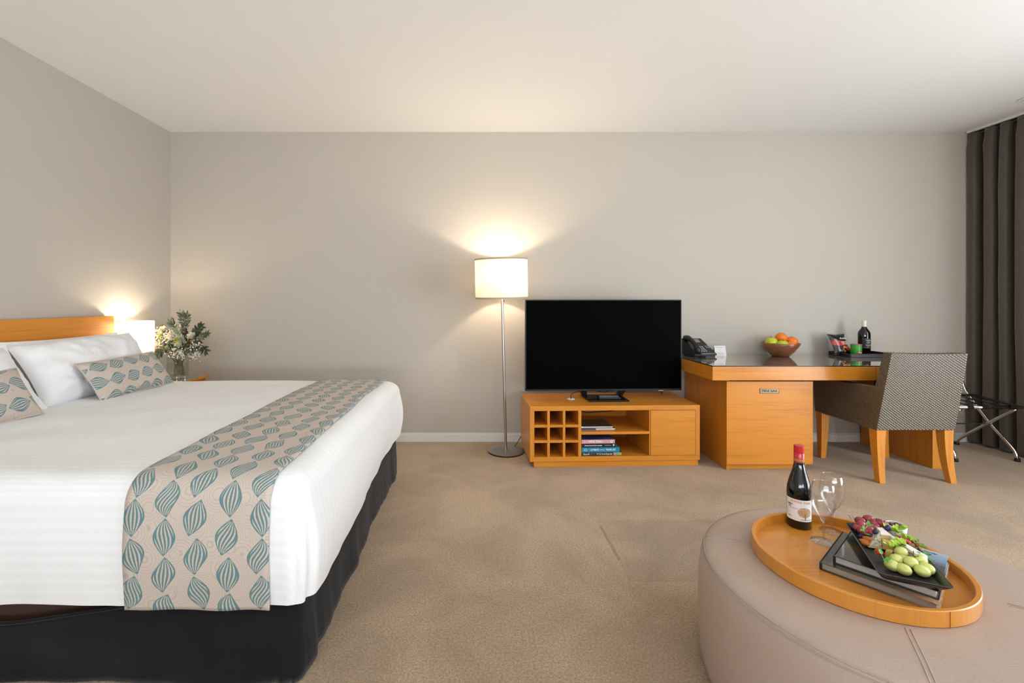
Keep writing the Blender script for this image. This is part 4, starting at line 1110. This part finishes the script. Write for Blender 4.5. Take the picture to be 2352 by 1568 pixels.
for x, y, z, lab in ((1005, 390, .044, 'blueberry resting on top of the white cheese'), (745, 475, .036, 'blueberry at the tip of the blue cheese'), (440, 575, .010, 'blueberry beside the orange almonds'), (640, 565, .020, 'blueberry between strawberry and almonds')):
    blob('blueberry', lab, 'blueberry', fp(x, y, PF+z), .0078, M_bb, 'blueberries on the plate', extra=lambda r: obj('crown', G().lathe([(.0028, .0072), (.0034, .0084), (.002, .0078)], 10), M_bb, r))
for x, y, z, a, lab in ((590, 615, .018, .5, 'topmost almond beside the blue cheese'), (510, 665, .012, .7, 'middle almond beside the blue cheese'), (545, 720, .008, .4, 'lowest almond beside the blue cheese')):
    blob('almond', lab, 'almond', fp(x, y, PF+z), (.0135, .008, .006), M_alm, 'almonds on the plate', (0, 0, a-1.2), extra=lambda r: obj('tip', G().ball((.006, -.0105, 0), .0018, 6, 5), M_stem, r))
# cheeses
t = NT('blue_cheese'); v = t.coord(); n = t.noise(v, 170, 4, .65, .8); n2 = t.noise(v, 60, 3)
t.l.new(t.mix(t.ramp(n, [(.50, 0.0), (.60, .85)]), t.mix(n2, '#d9cfb8', '#c4b796'), '#4a5a5c'), t.b.inputs['Base Color']); M_bluech = t.set(rough=.6, sss=.15)
M_rind = plain('cheese_rind', '#b79a72', .7, .15, 80); M_brie = plain('brie_rind', '#f0ece4', .7, .05, 60); M_bried = plain('brie_inside', '#e8d79a', .5, .08, 60); M_hard = plain('yellow_cheese', '#dfbe6a', .5, .1, 60)
def wedge(lab, pts, z0, h, mat, rindmat, tilt=None):
    """triangular wedge: tip, right, left of its outline at the base height"""
    P = [Vector(p) for p in pts]; c = sum(P, Vector())/3
    r = thing('cheese_wedge', lab, 'cheese', (c.x, c.y, z0), 0, 'cheese wedges on the plate')
    q = [p-c for p in P]; up = Vector((0, 0, h)); lean = tilt or Vector((0, 0, 0))
    def z_(p, k): return Vector((p.x, p.y, 0))+(up+lean if k else Vector())
    v = [z_(p, 0) for p in q]+[z_(p, 1) for p in q]
    obj('body', G().add(v, [(0, 2, 1), (3, 4, 5), (0, 1, 4, 3), (2, 0, 3, 5), (1, 2, 5, 4)]), mat, r, bevel=.0012)
    a, b = q[1], q[2]; o = ((a+b)/2).normalized()*.0016; o.z = 0
    obj('rind', G().hexa([z_(b, 0)+o*.1, z_(a, 0)+o*.1, z_(a, 0)+o, z_(b, 0)+o, z_(b, 1)+o*.1, z_(a, 1)+o*.1, z_(a, 1)+o, z_(b, 1)+o]), rindmat, r)
    return r
def slab(lab, pts, depth, mat, rindmat):
    """a wedge given by its visible triangular face (apex, right foot, left foot) and its depth behind that face"""
    P = [Vector(p) for p in pts]; c = sum(P, Vector())/3; c.z = min(p.z for p in P)
    r = thing('cheese_wedge', lab, 'cheese', c, 0, 'cheese wedges on the plate')
    q = [p-c for p in P]; D = Vector(depth)
    obj('body', G().add(q+[p+D for p in q], [(0, 2, 1), (3, 4, 5), (0, 1, 4, 3), (2, 0, 3, 5), (1, 2, 5, 4)]), mat, r, bevel=.0012)
    e = Vector((0, 0, .0016)); a, b = q[1], q[2]; k = .12
    a2, b2 = a*(1-k)+q[0]*k, b*(1-k)+q[0]*k; f = (q[1]-q[2]).cross(q[0]-q[2]).normalized()*-.0008
    if f.y > 0: f = -f
    obj('rind', G().hexa([b+f, a+f, a, b, b2+f, a2+f, a2, b2]), rindmat, r)
    return r
slab('blue-veined cheese wedge standing at the left of the plate', [fp(855, 445, PF+.044), fp(890, 845, PF+.004), fp(595, 800, PF+.004)], (.006, .020, -.004), M_bluech, M_rind)
def bar(lab, P, Q, w0, w1, h, mat, rindmat):
    P, Q = Vector(P), Vector(Q); c = (P+Q)/2; d = Q-P; p = Vector((-d.y, d.x, 0)).normalized(); up = Vector((0, 0, -h))
    r = thing('cheese_wedge', lab, 'cheese', c+up, 0, 'cheese wedges on the plate'); o = c+up
    top = [P-p*w0/2, Q-p*w1/2, Q+p*w1/2, P+p*w0/2]
    obj('body', G().hexa([v+up-o for v in top]+[v-o for v in top]), mat, r, bevel=.002)
    e = d.normalized()*.0016
    obj('rind', G().hexa([top[1]+up-o, top[1]+up+e-o, top[2]+up+e-o, top[2]+up-o, top[1]-o, top[1]+e-o, top[2]+e-o, top[2]-o]), rindmat, r)
    return r
bar('long white brie wedge along the right of the plate', fp(1090, 555, PF+.040), fp(1740, 965, PF+.034), .010, .026, .026, M_brie, M_brie)
bar('white brie wedge at the far middle beneath a blueberry', fp(830, 370, PF+.042), fp(990, 540, PF+.038), .014, .030, .030, M_brie, M_bried)
bar('yellow hard-cheese wedge in the middle of the plate', fp(890, 630, PF+.030), fp(1120, 690, PF+.030), .014, .024, .026, M_hard, M_rind)
cp_ = fp(1045, 930, PF+.012)
r = thing('cheese_cube', 'small yellow cheese cube by the green grapes', 'cheese', (cp_.x, cp_.y, PF+.001), .5)
obj('body', G().hexa([(-.009,-.009,0),(.009,-.009,0),(.009,.009,0),(-.009,.009,0),(-.007,-.008,.020),(.008,-.007,.022),(.008,.008,.020),(-.008,.007,.018)]), M_hard, r, bevel=.002)
# strawberries, pepper, walnuts
t = NT('strawberry_flesh'); v = t.coord(); vo = t.node('ShaderNodeTexVoronoi'); vo.inputs['Scale'].default_value = 260; t.l.new(v, vo.inputs['Vector'])
t.l.new(t.mix(t.M('LESS_THAN', vo.outputs['Distance'], .18), '#c81f18', '#e0a050'), t.b.inputs['Base Color']); M_straw = t.set(rough=.3, coat=.2)
M_flesh = plain('strawberry_cut', '#e88a72', .4, .15, 70); M_lf = plain('leaf_green', '#5c9a35', .45, .25, 60); M_cel = plain('celery_leaf', '#a9c83a', .45, .2, 70)
def strawberry(lab, c, a, cut=True):
    r = thing('strawberry', lab, 'strawberry', c, a, 'strawberries on the plate')
    prof = [(.0008, 0), (.005, .004), (.009, .011), (.0105, .018), (.008, .0235), (.002, .025)]
    m = Matrix.Rotation(PI/2*.9, 4, 'Y')
    g = G().lathe(prof, 18, cap0=True, cap1=True)
    g.v = [(x, y, z-.012) for x, y, z in g.v]
    if cut: g.v = [(min(x, .0015), y, z) for x, y, z in g.v]
    obj('flesh', g.xf(m), M_straw, r, smooth='all')
    if cut:
        f = G().lathe([(p*.78, z-.012) for p, z in prof], 16); f.v = [(min(x, .0001)+.0016, y, z) for x, y, z in f.v]
        obj('cut_face', f.xf(m), M_flesh, r, smooth='all')
    for k in range(5):
        b = k*2*PI/5
        obj('calyx', G().add([(0, 0, .0128), (.004*math.cos(b-.4), .004*math.sin(b-.4), .0135), (.010*math.cos(b), .010*math.sin(b), .011), (.004*math.cos(b+.4), .004*math.sin(b+.4), .0135)], [(0, 1, 2, 3)]).xf(m), M_lf, r)
c = fp(850, 925, PF+.014); strawberry('cut strawberry before the blue cheese', c, 2.9)
c = fp(660, 520, PF+.016); strawberry('strawberry among the red grapes', c, .8, False)
c = fp(1000, 620, PF+.010); 
a_, b_ = fp(1185, 565, PF+.040), fp(1465, 690, PF+.040)
r = thing('pepper_strip', 'bright red pepper strip lying on the brie', 'pepper strip', (a_+b_)/2)
obj('flesh', G().tube([a_-(a_+b_)/2, Vector((0, 0, .002)), b_-(a_+b_)/2], [.0035, .0048, .0042], 8), plain('red_pepper', '#c4231a', .3, coat=.2), r, smooth='all')
obj('cut_end', G().ball(b_-(a_+b_)/2, .0038, 8, 6), plain('pepper_inside', '#e0562f', .5), r, smooth='all')
M_wal = plain('walnut', '#b98a62', .6, .3, 120)
for x, y, lab in ((1655, 840, 'walnut half beside the long brie'), (1535, 770, 'walnut half tucked behind the brie')):
    c = fp(x, y, PF+.012); r = thing('walnut', lab, 'walnut', c, .4, 'walnuts on the plate')
    for s_ in (-1, 1): obj('lobe', G().ball((s_*.004, 0, 0), (.0055, .0095, .006), 12, 8, .14), M_wal, r, smooth='all')
# greens
def leafshape(l, w, n=5, curl=.15):
    g = G()
    for j in range(n+1):
        t_ = j/n; ww = w*math.sin(PI*min(.97, .06+t_*.94))**.8
        for s_ in (-1, 0, 1): g.v.append((s_*ww/2, t_*l, curl*l*math.sin(t_*2.2)-abs(s_)*-.12*w))
    for j in range(n):
        for k in range(2): a = j*3+k; g.f.append((a, a+1, a+4, a+3))
    return g
LM = {}
def leaf(parent, base, d, l, w, mat, name='leaf', up=None):
    key = (round(l, 3), round(w, 3), mat.name)
    if key not in LM:
        me = bpy.data.meshes.new(name); gg = leafshape(l, w); me.from_pydata(gg.v, [], gg.f); me.materials.append(mat)
        me.polygons.foreach_set('use_smooth', [True]*len(me.polygons)); LM[key] = me
    o = bpy.data.objects.new(name, LM[key]); COL.objects.link(o); o.parent = parent
    y = Vector(d).normalized(); u = Vector(up or (0, -.3, 1)); x = y.cross(u)
    if x.length < 1e-3: x = Vector((1, 0, 0))
    x.normalize(); z = x.cross(y)
    o.matrix_local = Matrix.Translation(Vector(base)) @ Matrix((x, y, z)).transposed().to_4x4()
    return o
def sprig(lab, pts, leaves, mat, l, w):
    c = Vector(pts[0]); r = thing('herb_sprig', lab, 'herb', c, 0, 'herb sprigs on the plate')
    obj('stem', G().tube([Vector(p)-c for p in pts], .0009, 6), plain('sprig_stem', '#7ea24a', .5), r)
    for b, d in leaves: leaf(r, Vector(b)-c, d, l, w, mat)
    return r
def fpz(x, y, z): return fp(x, y, PF+z)
sprig('mint sprig over the red grapes', [fpz(520, 520, .03), fpz(510, 420, .045), fpz(590, 330, .052)],
      [(fpz(590, 330, .052), (.1, .2, .6)), (fpz(590, 340, .052), (.9, -.2, .1)), (fpz(505, 430, .045), (-.1, .3, .7)), (fpz(510, 440, .045), (-.8, -.1, -.1)), (fpz(520, 520, .03), (.2, -.8, .1))], M_lf, .014, .010)
sprig('mint sprig before the green grapes', [fpz(870, 940, .03), fpz(900, 1010, .03), fpz(950, 1060, .028)],
      [(fpz(950, 1060, .028), (.8, -.2, .2)), (fpz(930, 1050, .028), (-.3, -.8, -.3)), (fpz(880, 950, .03), (-.1, .5, .6))], M_lf, .015, .011)
sprig('herb sprig beside the walnut at right', [fpz(1550, 640, .03), fpz(1680, 740, .034), fpz(1740, 860, .03)],
      [(fpz(1560, 640, .03), (-.4, .6, .3)), (fpz(1600, 680, .03), (-.5, -.2, .3)), (fpz(1640, 690, .034), (.5, .6, .3)), (fpz(1700, 760, .034), (.8, .2, .2)), (fpz(1730, 800, .034), (.6, -.5, .2)), (fpz(1620, 720, .03), (.1, -.8, .2))], M_lf, .012, .008)
sprig('herb sprig at right end of the green grapes', [fpz(1690, 960, .03), fpz(1800, 960, .03), fpz(1850, 1060, .022)],
      [(fpz(1780, 950, .03), (.8, .3, .2)), (fpz(1840, 1040, .024), (.2, -.9, -.2)), (fpz(1760, 970, .03), (-.6, .5, .3)), (fpz(1800, 980, .03), (.5, -.7, .3))], M_lf, .014, .009)
for lab, pts_, l, w in (('pale celery leaves heaped on the far brie', [(1180, 470), (1120, 440), (1240, 430), (1300, 400), (1000, 420), (1060, 460), (1220, 500), (1330, 420)], .020, .013),
                 ('pale celery leaves behind the largest green grape', [(1200, 720), (1260, 700), (1330, 720), (1240, 760), (1180, 770), (1320, 760), (1080, 800), (1020, 790)], .019, .013),
                 ('pale celery leaves beyond the red pepper strip', [(1350, 590), (1400, 610), (1440, 620), (1480, 650), (1320, 560)], .016, .009)):
    c = fpz(pts_[0][0], pts_[0][1], .034); r = thing('celery_leaves', lab, 'celery leaves', c, 0, 'celery leaves on the plate')
    obj('stem', G().tube([(0, 0, -.012), (0, 0, 0)], .002, 6), M_cel, r)
    for k, (x, y) in enumerate(pts_):
        for q in range(2):
            a = random.uniform(0, 6.28)
            leaf(r, fpz(x, y, .036)-c, (math.cos(a), math.sin(a), random.uniform(.1, .9)), l, w, M_cel)
# ramekin
rc_ = fp(1190, 320, PF+.036); rk = thing('ramekin', 'small white dish of dark chutney at far end of the plate', 'ramekin', (rc_.x, rc_.y, PF+.0005))
obj('dish', G().lathe([(.021, 0), (.0225, .002), (.0262, .036), (.0256, .037), (.0243, .036), (.0215, .010), (.0, .009)], 36, cap0=True, cap1=False), plain('white_china', '#eeeae6', .2, .03, coat=.3), rk, smooth=True)
g = G(); t = plain('chutney', '#5a2a1a', .3, .4, 150, coat=.3)
for k in range(26):
    a = random.uniform(0, 6.28); rr = .019*random.random()**.5; g.ball((rr*math.cos(a), rr*math.sin(a), .029+random.uniform(-.001, .003)), random.uniform(.003, .006), 7, 5, .2)
g.lathe([(.0225, .022), (.0225, .028)], 20)
o = obj('chutney', g, t, rk, smooth='all'); o['kind'] = 'stuff'

# ------------------------------------------------------------------ flowers in the vase
VC = Vector((-2.303, 3.515, .6085))
vase = thing('vase', 'ribbed clear glass vase of flowers on the bedside table', 'vase', VC)
def ribbed(r, z0, z1, n=72):
    g = G()
    for z in (z0, z1):
        for i in range(n):
            a = 2*PI*i/n; rr = r+(.0022 if i % 3 == 0 else 0); g.v.append((rr*math.cos(a), rr*math.sin(a), z))
    return g
n = 72; g = G()
prof = [(.0, .0), (.066, .0), (.0705, .004), (.0715, .165), (.069, .1655), (.068, .016), (.0, .014)]
for j, (r_, z) in enumerate(prof[1:6]):
    for i in range(n):
        a = 2*PI*i/n; rr = r_+(.0030*(i % 2) if j < 3 else 0); g.v.append((rr*math.cos(a), rr*math.sin(a), z))
for j in range(4):
    for i in range(n): k = (i+1) % n; g.f.append((j*n+i, j*n+k, (j+1)*n+k, (j+1)*n+i))
g.f.append(tuple(range(n))[::-1]); g.f.append(tuple(4*n+i for i in range(n)))
obj('glass', g, M_vase, vase, smooth=False)
obj('water', G().lathe([(.0672, .0162), (.0672, .115)], 48), M_water, vase, smooth=True)
M_stalk = plain('green_stalk', '#5b6b3a', .6, .2, 80); M_oliv = plain('olive_leaf', '#3c4a33', .5, .25, 50); M_sage = plain('sage_leaf', '#7d8a74', .6, .2, 50)
M_petal = plain('cream_petal', '#f1ead6', .5, .06, 60, sss=.1); M_burg = plain('burgundy_petal', '#6d2734', .6, .25, 70); M_lime = plain('lime_petal', '#b5be4a', .5, .15, 60)
M_small = plain('white_blossom', '#eee6d4', .6, .08, 60)
def vpt(px, py, dy=0):          # photo pixel at the vase's distance
    d = VC.y+dy
    return Vector(((px-VX)*d/F-VC.x, dy, HC-(py-VY)*d/F-VC.z))
def stalk(root, tip, r=.0022):
    k = random.uniform(-.03, .03), random.uniform(-.03, .03)
    tip = Vector(tip)
    pts = smoothpts([(k[0]*1.4, k[1]*1.4, .018), (k[0], k[1], .10), (tip.x*.35, tip.y*.35, .17), tip], 4)
    obj('stem', G().tube(pts, r, 6), M_stalk, root, smooth='all'); return pts
def flower(name, lab, px, py, dy, size, mat, style, group=None):
    r = thing(name, lab, 'flower', VC, 0, group); tip = vpt(px, py, dy); stalk(r, tip)
    ang = random.uniform(0, 6)
    if style == 'rose':
        fwd = Vector((random.uniform(-.25, .25), -.8, .6)).normalized(); sx_ = fwd.orthogonal().normalized(); sy_ = fwd.cross(sx_)
        for ring, (k, out, sc) in enumerate(((6, .95, 1.0), (6, .55, .92), (5, .28, .80), (4, .08, .62))):
            for i in range(k):
                a = ang+ring*.55+2*PI*i/k; d = sx_*math.cos(a)+sy_*math.sin(a)
                leaf(r, tip-fwd*size*.35+d*size*.10, fwd*1.0+d*out, round(size*1.15*sc, 3), round(size*1.05*sc, 3), mat, 'petal', up=tuple(-d))
        obj('heart', G().ball(tip, size*.28, 8, 6, .1), mat, r, smooth='all')
    else:
        for i in range(16):
            d = Vector((random.uniform(-1, 1), random.uniform(-1, .3), random.uniform(-.8, 1))).normalized()
            leaf(r, tip+d*size*.15, d, round(size*.95, 3), round(size*.35, 3), mat, 'petal')
    return r
RG = 'flowers in the vase'
flower('rose', 'largest cream rose at right of the bouquet', 442, 774, -.05, 0.044, M_petal, 'rose', RG)
flower('rose', 'cream rose low in the middle of the bouquet', 412, 793, -.08, 0.037, M_petal, 'rose', RG)
flower('rose', 'cream rose near the top middle of the bouquet', 414, 764, -.02, 0.037, M_petal, 'rose', RG)
flower('rose', 'cream rose at left of the bouquet beside the lamp', 376, 758, .0, 0.037, M_petal, 'rose', RG)
flower('burgundy_flower', 'burgundy flower low in the middle right of the bouquet', 436, 793, -.08, 0.033, M_burg, 'mum', RG)
flower('burgundy_flower', 'burgundy flower left of the largest cream rose', 430, 767, -.06, 0.024, M_burg, 'mum', RG)
flower('burgundy_flower', 'dark burgundy flower beside the low cream rose', 426, 794, -.07, 0.021, M_burg, 'mum', RG)
flower('green_flower', 'lime green flower in the middle of the bouquet', 407, 782, -.09, 0.030, M_lime, 'mum', RG)
flower('green_flower', 'lime green flower at left of the bouquet', 368, 771, -.05, 0.025, M_lime, 'mum', RG)
flower('green_flower', 'lime green flower under the largest cream rose', 440, 786, -.07, 0.020, M_lime, 'mum', RG)
# protea
r = thing('protea', 'large pale green protea bud at lower left of the bouquet', 'flower', VC, 0, RG); tip = vpt(383, 797, -.09); stalk(r, tip, .004)
ax = Vector((-.45, -.25, .75)).normalized()
for ring, (k, rad, l_) in enumerate(((8, .012, .055), (8, .018, .045), (7, .021, .032))):
    for i in range(k):
        a = 2*PI*i/k+ring*.4; o1 = ax.orthogonal().normalized(); o2 = ax.cross(o1); d = o1*math.cos(a)+o2*math.sin(a)
        leaf(r, tip+d*rad*.6-ax*.03, ax+d*(.12+.2*ring), l_, .017, M_lime if ring == 1 else (M_petal if ring == 0 else M_sage), 'bract', up=tuple(-d))
obj('tuft', G().ball(tip+ax*.022, (.012, .012, .010), 10, 7, .25), plain('purple_tuft', '#5a4a68', .8), r, smooth='all')
# leafy branches
def branch(lab, pts, n, l, w, mat, dy=-.03):
    r = thing('leafy_branch', lab, 'foliage', VC, 0, 'leafy branches in the vase')
    P = [vpt(x, y, dy) for x, y in pts]
    spine = smoothpts([(random.uniform(-.02, .02), random.uniform(-.02, .02), .02), (P[0].x*.3, 0, .15)]+P, 6)
    obj('stem', G().tube(spine, .0016, 5), M_stalk, r, smooth='all')
    m = len(spine)
    for k in range(n):
        t_ = .45+.55*k/max(1, n-1); i = min(m-2, int(t_*(m-1))); p = Vector(spine[i]); d = (Vector(spine[i+1])-p).normalized()
        side = Vector((d.z, 0, -d.x)) if k % 2 else Vector((-d.z, 0, d.x))
        dr_ = d*.75+side*random.uniform(.5, 1.0)+Vector((0, random.uniform(-.5, .3), 0))
        leaf(r, p, dr_ if k < n-1 else d, l, w, mat, up=(random.uniform(-.5, .5), -1, .3))
    return r
branch('tall olive branch rising at top of the bouquet', [(425, 760), (422, 735), (418, 721)], 18, .046, .016, M_oliv)
branch('olive branch rising just right of the tallest one', [(424, 760), (429, 738), (431, 724)], 15, .044, .017, M_oliv, -.05)
branch('olive branch fanning up at upper left of the bouquet', [(415, 765), (402, 748), (394, 740)], 17, .044, .017, M_oliv, -.02)
branch('olive branch fanning out at upper right of the bouquet', [(445, 772), (455, 756), (462, 750)], 20, .044, .018, M_oliv, -.03)
branch('olive branch reaching out at right edge of the bouquet', [(450, 780), (466, 772), (476, 768)], 16, .040, .015, M_oliv, -.06)
branch('olive branch drooping at lower right of the bouquet', [(448, 782), (464, 796), (472, 805)], 17, .046, .018, M_oliv, -.05)
branch('grey-green branch drooping over right rim of the vase', [(440, 792), (452, 806), (444, 818)], 14, .044, .018, M_sage, -.06)
branch('grey-green branch at lower left of the bouquet', [(390, 795), (372, 806), (366, 814)], 15, .050, .018, M_oliv, -.06)
branch('grey-green branch in the middle of the bouquet', [(420, 790), (414, 772), (410, 760)], 18, .046, .019, M_sage, -.07)
branch('grey-green branch spilling down the front of the vase', [(412, 800), (404, 806), (398, 812)], 18, .046, .018, M_oliv, -.09)
branch('dark leafy branch behind the roses at left of the bouquet', [(400, 785), (385, 768), (374, 752)], 16, .046, .018, M_oliv, .03)
branch('dark leafy branch behind the roses at right of the bouquet', [(430, 785), (448, 768), (458, 762)], 16, .046, .018, M_oliv, .03)
branch('short grey-green branch at far left under the blossom', [(385, 790), (366, 780), (356, 776)], 14, .040, .016, M_sage, -.02)
branch('short olive branch low at the front right of the bouquet', [(428, 800), (440, 804), (450, 800)], 16, .042, .017, M_oliv, -.09)
branch('short olive branch tucked under the top cream rose', [(415, 785), (422, 772), (428, 758)], 16, .042, .017, M_oliv, -.0)
# small blossom sprays
def spray(lab, px, py, dy, n, rad):
    r = thing('blossom_spray', lab, 'flower', VC, 0, 'small white blossom sprays'); tip = vpt(px, py, dy); stalk(r, tip, .0014)
    g = G()
    for k in range(n):
        d = Vector((random.gauss(0, 1), random.gauss(0, .7), random.gauss(0, 1)))*rad*.5
        g.ball(tip+d, random.uniform(.0035, .0065), 6, 4, .15)
    o = obj('blossoms', g, M_small, r, smooth='all'); o['kind'] = 'stuff'
for lab, px, py, dy in (('white blossom spray at far left touching the lamp shade', 358, 765, -.03), ('white blossom spray low at far left of the bouquet', 361, 788, -.05), ('white blossom spray above the protea', 387, 775, -.05),
                        ('white blossom spray right of the protea', 402, 808, -.10), ('white blossom spray at right of the low roses', 446, 800, -.08), ('white blossom spray over right rim of the vase', 446, 815, -.07),
                        ('white blossom spray just above the vase rim', 412, 812, -.10), ('white blossom spray between the two left roses', 396, 767, -.03), ('white blossom spray below the lamp shade', 352, 806, -.04),
                        ('white blossom spray among the upper olive leaves', 420, 748, -.03)):
    spray(lab, px, py, dy, 84, .040)
